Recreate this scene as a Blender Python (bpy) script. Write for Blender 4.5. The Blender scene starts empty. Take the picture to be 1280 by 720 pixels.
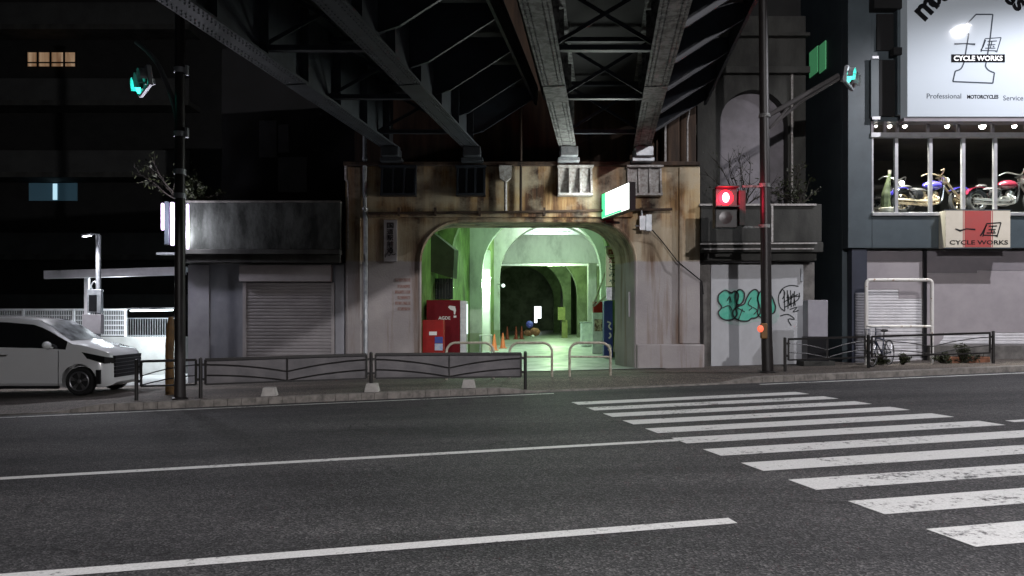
import bpy, bmesh, math, random
from mathutils import Vector, Matrix
random.seed(7)
C = bpy.context.scene.collection
sc = bpy.context.scene
F = 930.0; HY = 395.0; CZ = 1.6; D = 19.6; K = D / F
V = Vector
def at(px, py, Y): return V(((px - 640) / F * Y, Y, CZ + (HY - py) / F * Y))
def X(px, Y=D): return (px - 640) / F * Y
def Z(py, Y=D): return CZ + (HY - py) / F * Y
def gz(x): return .025 * x
TH = math.radians(10); U = V((math.cos(TH), math.sin(TH), 0)); N = V((-math.sin(TH), math.cos(TH), 0))
TT = math.tan(TH)
# ------------------------------------------------------------------ mesh builder
ORG = {}
class MB:
    def __init__(s): s.v = []; s.f = []
    def add(s, vs, fs):
        b = len(s.v); s.v += [V(p) for p in vs]; s.f += [[i + b for i in f] for f in fs]; return s
    def box(s, x0, x1, y0, y1, z0, z1):
        return s.add([(x0,y0,z0),(x1,y0,z0),(x1,y1,z0),(x0,y1,z0),(x0,y0,z1),(x1,y0,z1),(x1,y1,z1),(x0,y1,z1)],
                     [(0,3,2,1),(4,5,6,7),(0,1,5,4),(1,2,6,5),(2,3,7,6),(3,0,4,7)])
    def bar(s, p0, p1, w, h, up=(0,0,1)):
        p0 = V(p0); p1 = V(p1); d = (p1 - p0).normalized(); r = d.cross(V(up)).normalized(); u = r.cross(d)
        vs = []
        for p in (p0, p1):
            for a, b in ((-1,-1),(1,-1),(1,1),(-1,1)): vs.append(p + r * a * w / 2 + u * b * h / 2)
        return s.add(vs, [(3,2,1,0),(4,5,6,7),(0,1,5,4),(1,2,6,5),(2,3,7,6),(3,0,4,7)])
    def quad(s, a, b, c, d): return s.add([a, b, c, d], [(0,1,2,3)])
    def tube(s, pts, r, n=8, closed=False):
        pts = [V(p) for p in pts]; m = len(pts)
        rs = r if isinstance(r, (list, tuple)) else [r] * m
        tan = []
        for i in range(m):
            a = pts[(i - 1) % m] if (closed or i > 0) else pts[i]
            b = pts[(i + 1) % m] if (closed or i < m - 1) else pts[i]
            tan.append((b - a).normalized())
        t0 = tan[0]; ref = V((0,0,1)) if abs(t0.z) < .9 else V((1,0,0))
        nv = t0.cross(ref).normalized(); vs = []
        for i in range(m):
            t = tan[i]; nv = (nv - t * nv.dot(t)).normalized(); bv = t.cross(nv)
            for k in range(n):
                a = 2 * math.pi * k / n
                vs.append(pts[i] + (nv * math.cos(a) + bv * math.sin(a)) * rs[i])
        fs = []
        for i in range(m if closed else m - 1):
            j = (i + 1) % m
            for k in range(n):
                l = (k + 1) % n
                fs.append((i*n+k, i*n+l, j*n+l, j*n+k))
        if not closed: fs += [tuple(range(n - 1, -1, -1)), tuple((m-1)*n + k for k in range(n))]
        return s.add(vs, fs)
    def prism(s, poly, y0, y1):              # poly in XZ, extruded along Y
        n = len(poly)
        vs = [(p[0], y0, p[1]) for p in poly] + [(p[0], y1, p[1]) for p in poly]
        fs = [tuple(range(n)), tuple(range(2*n - 1, n - 1, -1))] + [(i, i + n, (i+1) % n + n, (i+1) % n) for i in range(n)]
        return s.add(vs, fs)
    def extr(s, poly, vec):                  # poly of 3-D points
        n = len(poly); vec = V(vec); p = [V(q) for q in poly]
        fs = [tuple(range(n)), tuple(range(2*n - 1, n - 1, -1))] + [(i, i + n, (i+1) % n + n, (i+1) % n) for i in range(n)]
        return s.add(p + [q + vec for q in p], fs)
    def lathe(s, prof, c, axis=(0,0,1), n=16):   # prof: (radius, height)
        ax = V(axis).normalized(); ref = V((1,0,0)) if abs(ax.x) < .9 else V((0,1,0))
        a = ax.cross(ref).normalized(); b = ax.cross(a); c = V(c); vs = []
        for r, h in prof:
            for k in range(n):
                t = 2 * math.pi * k / n
                vs.append(c + ax * h + (a * math.cos(t) + b * math.sin(t)) * max(r, 1e-4))
        m = len(prof)
        fs = [(i*n+k, i*n+(k+1) % n, (i+1)*n+(k+1) % n, (i+1)*n+k) for i in range(m-1) for k in range(n)]
        fs += [tuple(range(n-1, -1, -1)), tuple((m-1)*n + k for k in range(n))]
        return s.add(vs, fs)
    def ball(s, c, r, n=12, sq=(1,1,1)):
        prof = [(math.sin(math.pi * i / 8) * r, -math.cos(math.pi * i / 8) * r) for i in range(9)]
        b = len(s.v); s.lathe(prof, (0,0,0), n=n); c = V(c)
        for i in range(b, len(s.v)): s.v[i] = V((s.v[i].x * sq[0], s.v[i].y * sq[1], s.v[i].z * sq[2])) + c
        return s
    def torus(s, c, axis, R, r, n=28, m=8):
        ax = V(axis).normalized(); ref = V((0,0,1)) if abs(ax.z) < .9 else V((1,0,0))
        a = ax.cross(ref).normalized(); b = ax.cross(a); c = V(c)
        return s.tube([c + (a * math.cos(2*math.pi*i/n) + b * math.sin(2*math.pi*i/n)) * R for i in range(n)], r, m, True)
    def xf(s, M_):
        s.v = [M_ @ p for p in s.v]; return s
    def build(s, name, m, parent=None, local=False, bevel=0, smooth=True, ang=38):
        me = bpy.data.meshes.new(name)
        off = V((0,0,0))
        if parent is not None and not local: off = ORG.get(parent.name, V((0,0,0)))
        me.from_pydata([p - off for p in s.v], [], s.f)
        bm = bmesh.new(); bm.from_mesh(me); bmesh.ops.recalc_face_normals(bm, faces=bm.faces); bm.to_mesh(me); bm.free()
        me.materials.append(m)
        if smooth:
            me.polygons.foreach_set('use_smooth', [True] * len(me.polygons)); me.set_sharp_from_angle(angle=math.radians(ang))
        o = bpy.data.objects.new(name, me); C.objects.link(o)
        if parent is not None:
            o.parent = parent; ORG[o.name] = off
        if bevel:
            b = o.modifiers.new('bevel', 'BEVEL'); b.width = bevel; b.segments = 2; b.limit_method = 'ANGLE'; b.angle_limit = math.radians(50)
        return o
def tag(o, label=None, cat=None, group=None, kind=None):
    if label: o['label'] = label
    if cat: o['category'] = cat
    if group: o['group'] = group
    if kind: o['kind'] = kind
    return o
def thing(name, label, cat, loc=(0,0,0), group=None, rz=0, kind=None):
    o = bpy.data.objects.new(name, None); C.objects.link(o); o.location = loc; o.rotation_euler = (0,0,rz)
    ORG[o.name] = V(loc); return tag(o, label, cat, group, kind)
def copy_tree(o, parent=None):
    c = o.copy(); C.objects.link(c)
    if parent is not None: c.parent = parent
    for ch in [q for q in o.children]: copy_tree(ch, c)
    return c
# ------------------------------------------------------------------ materials
def mat(name, c, c2=None, scale=3, rough=.7, metal=0, bump=0, bscale=40, stretch=(1,1,1), lo=.38, hi=.64, coat=0, spec=.5, rvar=0):
    m = bpy.data.materials.new(name); m.use_nodes = True; nt = m.node_tree; p = nt.nodes['Principled BSDF']
    p.inputs['Roughness'].default_value = rough; p.inputs['Metallic'].default_value = metal
    p.inputs['Specular IOR Level'].default_value = spec
    if coat: p.inputs['Coat Weight'].default_value = coat; p.inputs['Coat Roughness'].default_value = .05
    p.inputs['Base Color'].default_value = (*c, 1)
    tc = nt.nodes.new('ShaderNodeTexCoord'); mp = nt.nodes.new('ShaderNodeMapping'); mp.inputs['Scale'].default_value = stretch
    nt.links.new(tc.outputs['Object'], mp.inputs['Vector'])
    if c2 is None: c2 = tuple(x * .8 for x in c)
    no = nt.nodes.new('ShaderNodeTexNoise'); no.inputs['Scale'].default_value = scale; no.inputs['Detail'].default_value = 7; no.inputs['Roughness'].default_value = .62
    nt.links.new(mp.outputs[0], no.inputs['Vector'])
    rp = nt.nodes.new('ShaderNodeValToRGB'); rp.color_ramp.elements[0].position = lo; rp.color_ramp.elements[1].position = hi
    rp.color_ramp.elements[0].color = (*c, 1); rp.color_ramp.elements[1].color = (*c2, 1)
    nt.links.new(no.outputs['Fac'], rp.inputs['Fac']); nt.links.new(rp.outputs['Color'], p.inputs['Base Color'])
    if rvar:
        mr = nt.nodes.new('ShaderNodeMapRange'); mr.inputs['From Min'].default_value = .3; mr.inputs['From Max'].default_value = .7
        mr.inputs['To Min'].default_value = max(0.02, rough - rvar); mr.inputs['To Max'].default_value = min(1, rough + rvar)
        nt.links.new(no.outputs['Fac'], mr.inputs['Value']); nt.links.new(mr.outputs[0], p.inputs['Roughness'])
    if bump:
        n2 = nt.nodes.new('ShaderNodeTexNoise'); n2.inputs['Scale'].default_value = bscale; n2.inputs['Detail'].default_value = 5
        bp = nt.nodes.new('ShaderNodeBump'); bp.inputs['Strength'].default_value = bump; bp.inputs['Distance'].default_value = .02
        nt.links.new(tc.outputs['Object'], n2.inputs['Vector']); nt.links.new(n2.outputs['Fac'], bp.inputs['Height']); nt.links.new(bp.outputs[0], p.inputs['Normal'])
    return m
def emit(name, c, s):
    m = bpy.data.materials.new(name); m.use_nodes = True; nt = m.node_tree; p = nt.nodes['Principled BSDF']
    p.inputs['Base Color'].default_value = (*[min(.8, x) for x in c], 1); p.inputs['Emission Color'].default_value = (*c, 1); p.inputs['Emission Strength'].default_value = s
    return m
def glass(name, fac=.07, tint=(.9,.95,.95), rough=.02):
    m = bpy.data.materials.new(name); m.use_nodes = True; nt = m.node_tree; nt.nodes.remove(nt.nodes['Principled BSDF'])
    t = nt.nodes.new('ShaderNodeBsdfTransparent'); t.inputs[0].default_value = (*tint, 1)
    g = nt.nodes.new('ShaderNodeBsdfGlossy'); g.inputs['Roughness'].default_value = rough
    x = nt.nodes.new('ShaderNodeMixShader'); x.inputs[0].default_value = fac
    nt.links.new(t.outputs[0], x.inputs[1]); nt.links.new(g.outputs[0], x.inputs[2]); nt.links.new(x.outputs[0], nt.nodes['Material Output'].inputs[0])
    return m
def nnoise(nt, vec, scale, detail=6, rough=.6):
    n = nt.nodes.new('ShaderNodeTexNoise'); n.inputs['Scale'].default_value = scale; n.inputs['Detail'].default_value = detail; n.inputs['Roughness'].default_value = rough
    nt.links.new(vec, n.inputs['Vector']); return n.outputs['Fac']
def nramp(nt, val, stops):
    r = nt.nodes.new('ShaderNodeValToRGB'); e = r.color_ramp.elements
    e[0].position, e[0].color = stops[0][0], (*stops[0][1], 1); e[1].position, e[1].color = stops[-1][0], (*stops[-1][1], 1)
    for p_, c_ in stops[1:-1]:
        q = e.new(p_); q.color = (*c_, 1)
    nt.links.new(val, r.inputs['Fac']); return r.outputs['Color']
def nmix(nt, fac, a, b, mode='MIX'):
    m = nt.nodes.new('ShaderNodeMix'); m.data_type = 'RGBA'; m.blend_type = mode
    for sock, v in ((m.inputs[0], fac), (m.inputs[6], a), (m.inputs[7], b)):
        if isinstance(v, (int, float)): sock.default_value = v
        elif isinstance(v, tuple): sock.default_value = (*v, 1)
        else: nt.links.new(v, sock)
    return m.outputs[2]
def base(name):
    m = bpy.data.materials.new(name); m.use_nodes = True; nt = m.node_tree
    g = nt.nodes.new('ShaderNodeNewGeometry'); return m, nt, nt.nodes['Principled BSDF'], g.outputs['Position']
def mapv(nt, vec, sc_):
    mp = nt.nodes.new('ShaderNodeMapping'); mp.inputs['Scale'].default_value = sc_; nt.links.new(vec, mp.inputs['Vector']); return mp.outputs[0]
def nbump(nt, p, h, strength, dist):
    b = nt.nodes.new('ShaderNodeBump'); b.inputs['Strength'].default_value = strength; b.inputs['Distance'].default_value = dist
    nt.links.new(h, b.inputs['Height']); nt.links.new(b.outputs[0], p.inputs['Normal'])
def asphalt(name, k=1.0, warm=False):
    m, nt, p, pos = base(name)
    vo = nt.nodes.new('ShaderNodeTexVoronoi'); vo.inputs['Scale'].default_value = 68; nt.links.new(pos, vo.inputs['Vector'])
    agg = nramp(nt, vo.outputs['Color'], [(.1, (.022*k,.022*k,.024*k)), (.6, (.060*k,.059*k,.061*k)), (.95, (.17*k,.166*k,.166*k))])
    big = nramp(nt, nnoise(nt, mapv(nt, pos, (.25,.9,1)), .9, 6), [(.3, (.58,.58,.60)), (.7, (1.34,1.33,1.32))])
    mid = nramp(nt, nnoise(nt, pos, 9, 6, .7), [(.25, (.72,.72,.72)), (.75, (1.25,1.25,1.25))])
    lane = nramp(nt, nnoise(nt, mapv(nt, pos, (.03,1.1,1)), 1.0, 3), [(.35, (.80,.80,.81)), (.62, (1.16,1.15,1.15))])
    cr = nt.nodes.new('ShaderNodeTexVoronoi'); cr.feature = 'DISTANCE_TO_EDGE'; cr.inputs['Scale'].default_value = .42
    wv = nt.nodes.new('ShaderNodeVectorMath'); wv.operation = 'ADD'; wn = nt.nodes.new('ShaderNodeTexNoise'); wn.inputs['Scale'].default_value = 1.7; wn.inputs['Detail'].default_value = 6
    nt.links.new(pos, wn.inputs['Vector']); nt.links.new(pos, wv.inputs[0]); nt.links.new(wn.outputs['Color'], wv.inputs[1]); nt.links.new(wv.outputs[0], cr.inputs['Vector'])
    ck = nramp(nt, cr.outputs['Distance'], [(.004, (.45,.45,.45)), (.012, (1,1,1))])
    ck = nmix(nt, nramp(nt, nnoise(nt, pos, .5, 3), [(.5, (0,0,0)), (.6, (1,1,1))]), (1.0,1.0,1.0), ck)
    c = nmix(nt, 1.0, nmix(nt, 1.0, agg, big, 'MULTIPLY'), mid, 'MULTIPLY')
    c = nmix(nt, 1.0, nmix(nt, 1.0, c, lane, 'MULTIPLY'), ck, 'MULTIPLY')
    if warm: c = nmix(nt, 1.0, c, (1.15,1.0,.84), 'MULTIPLY')
    nt.links.new(c, p.inputs['Base Color']); p.inputs['Roughness'].default_value = .78; p.inputs['Specular IOR Level'].default_value = .35
    nbump(nt, p, vo.outputs['Distance'], .55, .012); return m
def paint_mark(name, wear=.5):
    m, nt, p, pos = base(name)
    w1 = nnoise(nt, pos, 16, 8, .72); w2 = nnoise(nt, mapv(nt, pos, (1,1.6,1)), 1.3, 4)
    a = nt.nodes.new('ShaderNodeMath'); a.operation = 'MULTIPLY_ADD'; nt.links.new(w2, a.inputs[0]); a.inputs[1].default_value = .55; nt.links.new(w1, a.inputs[2])
    f = nramp(nt, a.outputs[0], [(wear + .26, (0,0,0)), (wear + .36, (1,1,1))])
    g = nramp(nt, nnoise(nt, pos, 60, 4), [(.3, (.5,.5,.49)), (.7, (.72,.72,.71))])
    c = nmix(nt, f, g, (.075,.074,.075))
    nt.links.new(c, p.inputs['Base Color']); p.inputs['Roughness'].default_value = .65; nbump(nt, p, w1, .3, .006); return m
def facade_mat():
    m, nt, p, pos = base('stained portal concrete')
    st = nnoise(nt, mapv(nt, pos, (2.6,2.6,.18)), 1.0, 7, .65)
    blot = nnoise(nt, pos, 1.1, 7, .65)
    up = nramp(nt, st, [(.36, (.52,.38,.20)), (.45, (.34,.20,.085)), (.53, (.10,.045,.02)), (.63, (.022,.012,.008))])
    up = nmix(nt, nramp(nt, blot, [(.42, (0,0,0)), (.62, (.8,.8,.8))]), up, (.50,.43,.31))
    lo = nramp(nt, blot, [(.3, (.30,.275,.28)), (.7, (.40,.37,.36))])
    lo = nmix(nt, nramp(nt, st, [(.50, (0,0,0)), (.64, (.85,.85,.85))]), lo, (.19,.12,.08))
    mid = nramp(nt, st, [(.38, (.50,.44,.33)), (.5, (.38,.30,.20)), (.62, (.12,.07,.035))])
    sx = nt.nodes.new('ShaderNodeSeparateXYZ'); nt.links.new(pos, sx.inputs[0])
    def step(z0, w, jag=0):
        r = nt.nodes.new('ShaderNodeMapRange'); r.inputs['From Min'].default_value = z0 - w; r.inputs['From Max'].default_value = z0 + w
        ma = nt.nodes.new('ShaderNodeMath'); ma.operation = 'MULTIPLY_ADD'; nt.links.new(st, ma.inputs[0]); ma.inputs[1].default_value = jag; nt.links.new(sx.outputs['Z'], ma.inputs[2])
        nt.links.new(ma.outputs[0], r.inputs['Value']); return r.outputs[0]
    c = nmix(nt, step(3.10, .03, .12), lo, nmix(nt, step(4.15, .45, .9), mid, up))
    nt.links.new(c, p.inputs['Base Color']); p.inputs['Roughness'].default_value = .8; nbump(nt, p, nnoise(nt, pos, 22, 8, .7), .35, .02); return m
def tunnel_mat(name, c, dado, zd, k=(.6,.16)):
    m, nt, p, pos = base(name)
    b = nnoise(nt, mapv(nt, pos, (1,1,.45)), 1.3, 8, .7)
    c1 = nramp(nt, b, [(.36, c), (.50, tuple(x*k[0] for x in c)), (.64, tuple(x*k[1] for x in c))])
    sx = nt.nodes.new('ShaderNodeSeparateXYZ'); nt.links.new(pos, sx.inputs[0])
    r = nt.nodes.new('ShaderNodeMapRange'); r.inputs['From Min'].default_value = zd - .02; r.inputs['From Max'].default_value = zd + .02
    nt.links.new(sx.outputs['Z'], r.inputs['Value'])
    nt.links.new(nmix(nt, r.outputs[0], dado, c1), p.inputs['Base Color']); p.inputs['Roughness'].default_value = .7
    nbump(nt, p, nnoise(nt, pos, 14, 8, .7), .3, .02); return m

A_road = asphalt('road asphalt', .82); A_walk = asphalt('sidewalk asphalt', 1.35, True)
M_mark = paint_mark('road paint', .60); M_worn = paint_mark('worn road paint', .57)
M_fac = facade_mat()
M_conc = mat('old concrete', (.17,.16,.15), (.075,.07,.066), 2.2, .85, bump=.3, bscale=25)
M_kerb = mat('kerb concrete', (.23,.21,.19), (.12,.11,.10), 6, .85, bump=.4, bscale=50)
M_dconc = mat('grimy concrete', (.055,.055,.050), (.022,.022,.020), 1.6, .85, stretch=(1,1,.35), bump=.3, bscale=20)
M_dark = mat('dark building wall', (.013,.0135,.013), (.008,.008,.008), 2, .8)
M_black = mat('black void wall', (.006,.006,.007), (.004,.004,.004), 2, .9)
M_brown = mat('rusty brown wall', (.075,.045,.028), (.022,.014,.010), 1.2, .85, stretch=(3,3,.3), bump=.3, bscale=20)
M_lwall = mat('blue grey render', (.27,.28,.31), (.20,.21,.24), 2, .7, stretch=(1,1,.5), bump=.12, bscale=30)
M_shut = mat('grey roller shutter', (.33,.31,.315), (.25,.235,.24), 3, .5, stretch=(.4,1,1))
M_box = mat('shutter box', (.40,.375,.38), (.33,.31,.31), 2, .6)
M_lilac = mat('lilac grey render', (.40,.385,.41), (.30,.285,.30), 1.8, .75, bump=.15, bscale=30)
M_panel = mat('painted metal door panel', (.47,.48,.50), (.39,.395,.41), 1.4, .6, stretch=(1,1,.6))
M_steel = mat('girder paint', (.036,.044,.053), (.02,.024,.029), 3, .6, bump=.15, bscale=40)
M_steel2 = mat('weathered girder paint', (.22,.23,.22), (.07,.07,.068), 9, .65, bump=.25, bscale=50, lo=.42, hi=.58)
M_brk = mat('bracket steel', (.016,.021,.03), (.009,.011,.016), 3, .55)
M_gal = mat('galvanised steel', (.42,.44,.46), (.28,.30,.32), 8, .45, metal=.4)
M_pipew = mat('pale weathered pipe', (.48,.47,.46), (.25,.22,.2), 14, .55, bump=.1)
M_wpipe = mat('chipped white pipe', (.68,.66,.63), (.30,.17,.10), 9, .5, lo=.60, hi=.68)
M_fence = mat('dark brown fence paint', (.016,.014,.013), (.010,.009,.009), 8, .42)
M_pole = mat('dark brown pole', (.014,.011,.010), (.009,.007,.007), 5, .45)
M_teal = mat('dark teal cladding', (.060,.080,.092), (.045,.060,.070), 1.5, .5)
M_navy = mat('navy column', (.03,.035,.055), None, 2, .5)
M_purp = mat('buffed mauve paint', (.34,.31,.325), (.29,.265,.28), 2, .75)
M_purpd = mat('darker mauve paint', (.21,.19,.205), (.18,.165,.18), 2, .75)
M_wshut = mat('white shutter', (.66,.65,.67), (.55,.54,.56), 3, .5)
M_white = emit('white board with added glow', (.40,.44,.48), .17); M_white.node_tree.nodes['Principled BSDF'].inputs['Roughness'].default_value = .05  # weak glow added to the board in place of floodlighting
M_cream = mat('cream sign board', (.62,.57,.48), (.57,.52,.43), 3, .4)
M_red = mat('red sign band', (.40,.075,.07), (.36,.085,.08), 3, .4)
M_ink = mat('black lettering', (.012,.012,.014), None, 2, .4)
M_sink = mat('gloss black lettering', (.012,.012,.014), None, 2, .06)
M_inkg = mat('grey lettering', (.06,.07,.085), None, 2, .06)
M_wink = mat('white lettering', (.78,.78,.76), None, 2, .4)
M_rink = mat('dark red lettering', (.22,.03,.025), None, 2, .5)
M_alu = mat('aluminium frame', (.62,.62,.64), None, 4, .35, metal=.6)
M_glass = glass('shop glass', .045); M_dglass = mat('dark window glass', (.012,.016,.018), None, 2, .08)
M_car = mat('white car paint', (.86,.87,.88), (.84,.85,.86), 2, .22, coat=1.0)
M_carbl = mat('black car trim', (.012,.012,.014), None, 2, .3)
M_carglass = mat('tinted car glass', (.006,.007,.008), None, 2, .04, coat=.5)
M_wscr = mat('windscreen glass', (.22,.24,.25), (.05,.055,.06), 5, .3, coat=1)  # pale mottled base colour paints in the lamp reflections
M_tyre = mat('tyre rubber', (.015,.015,.016), None, 6, .8)
M_rim = mat('alloy rim', (.32,.32,.34), None, 4, .3, metal=.8)
M_chrome = mat('chrome', (.75,.74,.72), None, 4, .3, metal=1)
M_gold = mat('warm polished metal', (.80,.66,.46), None, 4, .34, metal=1)
M_blue = mat('blue motorcycle paint', (.06,.05,.42), None, 4, .2, coat=1)
M_mred = mat('maroon motorcycle paint', (.16,.015,.03), None, 4, .2, coat=1)
M_mblk = mat('black motorcycle paint', (.02,.02,.022), None, 4, .25, coat=1)
M_leath = mat('black leather', (.02,.018,.018), None, 12, .5, bump=.2)
M_vred = mat('vending red', (.16,.005,.011), (.12,.004,.009), 3, .6, spec=.15)
M_vred2 = mat('faded red', (.30,.014,.012), (.24,.013,.012), 4, .6, spec=.2)
M_vwhite = mat('vending front', (.7,.72,.74), (.5,.52,.55), 5, .35)
M_cone = mat('orange cone', (.75,.17,.07), (.6,.13,.06), 5, .5)
M_bblue = mat('blue board', (.025,.05,.30), (.02,.04,.22), 4, .4)
M_cyan = mat('pale blue notice', (.25,.35,.55), (.5,.52,.55), 9, .5)
M_leaf = mat('shrub leaves', (.030,.038,.010), (.014,.020,.006), 6, .6)
M_bark = mat('twig bark', (.028,.022,.017), (.015,.012,.010), 9, .85)
M_cactus = mat('cactus skin', (.09,.11,.05), (.05,.065,.03), 8, .7)
M_terra = mat('terracotta', (.26,.11,.06), (.16,.07,.04), 6, .8)
M_green = mat('green spray paint', (.06,.42,.29), (.12,.48,.36), 5, .6)
M_spray = mat('black spray paint', (.015,.02,.022), None, 4, .5)
M_yel = mat('dirty yellow guard', (.20,.10,.025), (.10,.055,.02), 5, .6)
M_cab = mat('grey cabinet', (.33,.32,.355), (.27,.26,.29), 2, .5)
M_floor = mat('passage concrete floor', (.42,.43,.42), (.26,.27,.26), 1.6, .45, bump=.15, bscale=30, rvar=.15)
T_wall = tunnel_mat('green painted passage wall', (.27,.42,.13), (.14,.18,.06), 1.3)
T_arch = tunnel_mat('pale painted arch', (.60,.64,.58), (.30,.34,.24), .9, (.88,.62))
T_ceil = mat('passage ceiling', (.50,.53,.48), (.30,.33,.28), 1.5, .8, bump=.3, bscale=12)
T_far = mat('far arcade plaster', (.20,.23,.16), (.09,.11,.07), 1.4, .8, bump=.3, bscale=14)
E_tube = emit('fluorescent tube', (.80,.98,1.0), 9); E_tubev = emit('violet white tube', (.80,.62,1.0), 2.6)
E_tubeg = emit('greenish fluorescent tube', (.80,1.0,.86), 14)
E_sign = emit('lit sign face', (.93,1.0,.95), 3.2); E_signg = emit('lit green sign band', (.06,.75,.25), 1.6)
E_red = emit('red signal lens', (1.0,.0025,.006), 11); E_redc = emit('red signal core', (1.0,.32,.30), 9)
E_grn = emit('green signal lens', (.03,.95,.70), 7.0); E_off = mat('dark signal lens', (.03,.015,.015), None, 3, .3)
E_spot = emit('spotlight bulb', (1.0,.93,.85), 14); E_lamp = emit('street lamp lens', (.96,.96,1.0), 40)
E_head = emit('lit headlight', (1.0,.96,.9), 3)
E_win = emit('lit curtain window', (1.0,.62,.36), .26); E_winb = emit('lit window gap', (.55,.85,1.0), .8); E_windim = emit('dim blue window', (.10,.22,.30), .06)
E_wing = emit('green lit window', (.12,.50,.22), .22); E_door = emit('bright doorway', (.92,1.0,1.0), 2.2); E_btn = emit('push button light', (1.0,.16,.08), .8)
E_vend = emit('vending display', (.80,.92,1.0), 1.1)
nt_ = E_win.node_tree; g_ = nt_.nodes.new('ShaderNodeNewGeometry')       # curtain folds behind the lit window
nt_.links.new(nramp(nt_, nnoise(nt_, mapv(nt_, g_.outputs['Position'], (5,1,.3)), 1.0, 4), [(.35, (1.0,.68,.44)), (.62, (.40,.20,.10))]), nt_.nodes['Principled BSDF'].inputs['Emission Color'])
# ------------------------------------------------------------------ lettering
def text(s, size=1, bold=0, align='CENTER', shear=0, depth=.004):
    cu = bpy.data.curves.new('t', 'FONT'); cu.body = s; cu.size = size; cu.align_x = align; cu.align_y = 'CENTER'; cu.offset = bold; cu.shear = shear; cu.extrude = depth / 2; cu.resolution_u = 3
    o = bpy.data.objects.new('t', cu); C.objects.link(o); dg = bpy.context.evaluated_depsgraph_get(); dg.update()
    me = bpy.data.meshes.new_from_object(o.evaluated_get(dg)); mb = MB()
    mb.add([tuple(v.co) for v in me.vertices], [tuple(p.vertices) for p in me.polygons])
    bpy.data.objects.remove(o); bpy.data.curves.remove(cu); bpy.data.meshes.remove(me)
    return mb
def put(mb, o, r=(1,0,0), u=(0,0,1)):
    o = V(o); r = V(r).normalized(); u = V(u).normalized(); n = r.cross(u)
    mb.v = [o + r * p.x + u * p.y + n * p.z for p in mb.v]; return mb
def fitw(mb, w, h=None):
    xs = [p.x for p in mb.v]; ys = [p.y for p in mb.v]; k = w / (max(xs) - min(xs)); kh = h / (max(ys) - min(ys)) if h else k
    cx = (max(xs) + min(xs)) / 2; cy = (max(ys) + min(ys)) / 2
    mb.v = [V(((p.x - cx) * k, (p.y - cy) * kh, p.z)) for p in mb.v]; return mb
def join(*mbs):
    r = MB()
    for m in mbs: r.add(m.v, m.f)
    return r
def stroke(pts, w, y, th=.004):            # flat brush line on a plane facing -Y
    m = MB(); pts = [V((p[0], p[1])) for p in pts]; n = len(pts); L = []; R = []
    for i in range(n):
        t = (pts[min(i+1, n-1)] - pts[max(i-1, 0)]); t = t.normalized() if t.length > 0 else V((1,0)); q = V((-t.y, t.x))
        ww = w[i] if isinstance(w, (list, tuple)) else w
        L.append(pts[i] + q * ww / 2); R.append(pts[i] - q * ww / 2)
    for i in range(n - 1):
        m.extr([(L[i].x, y, L[i].y), (L[i+1].x, y, L[i+1].y), (R[i+1].x, y, R[i+1].y), (R[i].x, y, R[i].y)], (0, -th, 0))
    return m
def smooth(pts, k=6, closed=False):
    out = []; n = len(pts)
    for i in range(n if closed else n - 1):
        g = lambda j: V(pts[j % n]) if closed else V(pts[max(0, min(n - 1, j))])
        a, b, c, d = g(i-1), g(i), g(i+1), g(i+2)
        for j in range(k):
            t = j / k
            out.append(.5 * ((2*b) + (c - a)*t + (2*a - 5*b + 4*c - d)*t*t + (3*b - a - 3*c + d)*t**3))
    if not closed: out.append(V(pts[-1]))
    return out
def shutter(mb, x0, x1, z0, z1, y, pitch=.085, dep=.018):
    n = max(2, int((z1 - z0) / pitch)); prof = []
    for i in range(n):
        a = z0 + (z1 - z0) * i / n; h = (z1 - z0) / n
        prof += [(y - .002, a), (y - .002, a + h*.10), (y - dep, a + h*.32), (y - dep, a + h*.82)]
    prof.append((y - .002, z1))
    for i in range(len(prof) - 1):
        p, q = prof[i], prof[i+1]
        mb.quad((x0, p[0], p[1]), (x1, p[0], p[1]), (x1, q[0], q[1]), (x0, q[0], q[1]))
    return mb
# ================================================================== THE GROUND
def kerbY(x): return 15.35 + TT * x
def hwalk(x):                                        # height of the pavement above the road
    def ss(a, b, v): t = max(0, min(1, (v - a) / (b - a))); return t * t * (3 - 2 * t)
    return .02 + .11 * (ss(-8.6, -7.7, x) * (1 - ss(-.4, .6, x)) + ss(4.4, 5.4, x))
def hback(x): return .02 + .115 * max(0, min(1, (x + 8.6) / .9))
g = MB(); R_ = 260
g.quad((-R_,-R_,gz(-R_)-.05),(R_,-R_,gz(R_)-.05),(R_,R_,gz(R_)-.05),(-R_,R_,gz(-R_)-.05))
tag(g.build('ground', A_walk), kind='structure')
g = MB(); xa, xb = -60, 60
g.quad((xa, -14+TT*xa, gz(xa)), (xb, -14+TT*xb, gz(xb)), (xb, kerbY(xb), gz(xb)), (xa, kerbY(xa), gz(xa)))
tag(g.build('road', A_road), kind='structure')
g = MB(); xs = [-60,-30,-20,-14,-10] + [-9 + .25*i for i in range(70)] + [10,14,20,40,60]
for a, b in zip(xs[:-1], xs[1:]):
    za, zb = gz(a)+hwalk(a), gz(b)+hwalk(b)
    ha, hb = gz(a)+hback(a), gz(b)+hback(b); ya, yb_ = max(17.2, kerbY(a)+.6), max(17.2, kerbY(b)+.6)
    g.quad((a, kerbY(a)+.16, za), (b, kerbY(b)+.16, zb), (b, yb_, hb), (a, ya, ha)); g.quad((a, ya, ha), (b, yb_, hb), (b, max(21.2, yb_+1), hb), (a, max(21.2, ya+1), ha))
tag(g.build('sidewalk', A_walk), kind='structure')
g = MB()
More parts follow.
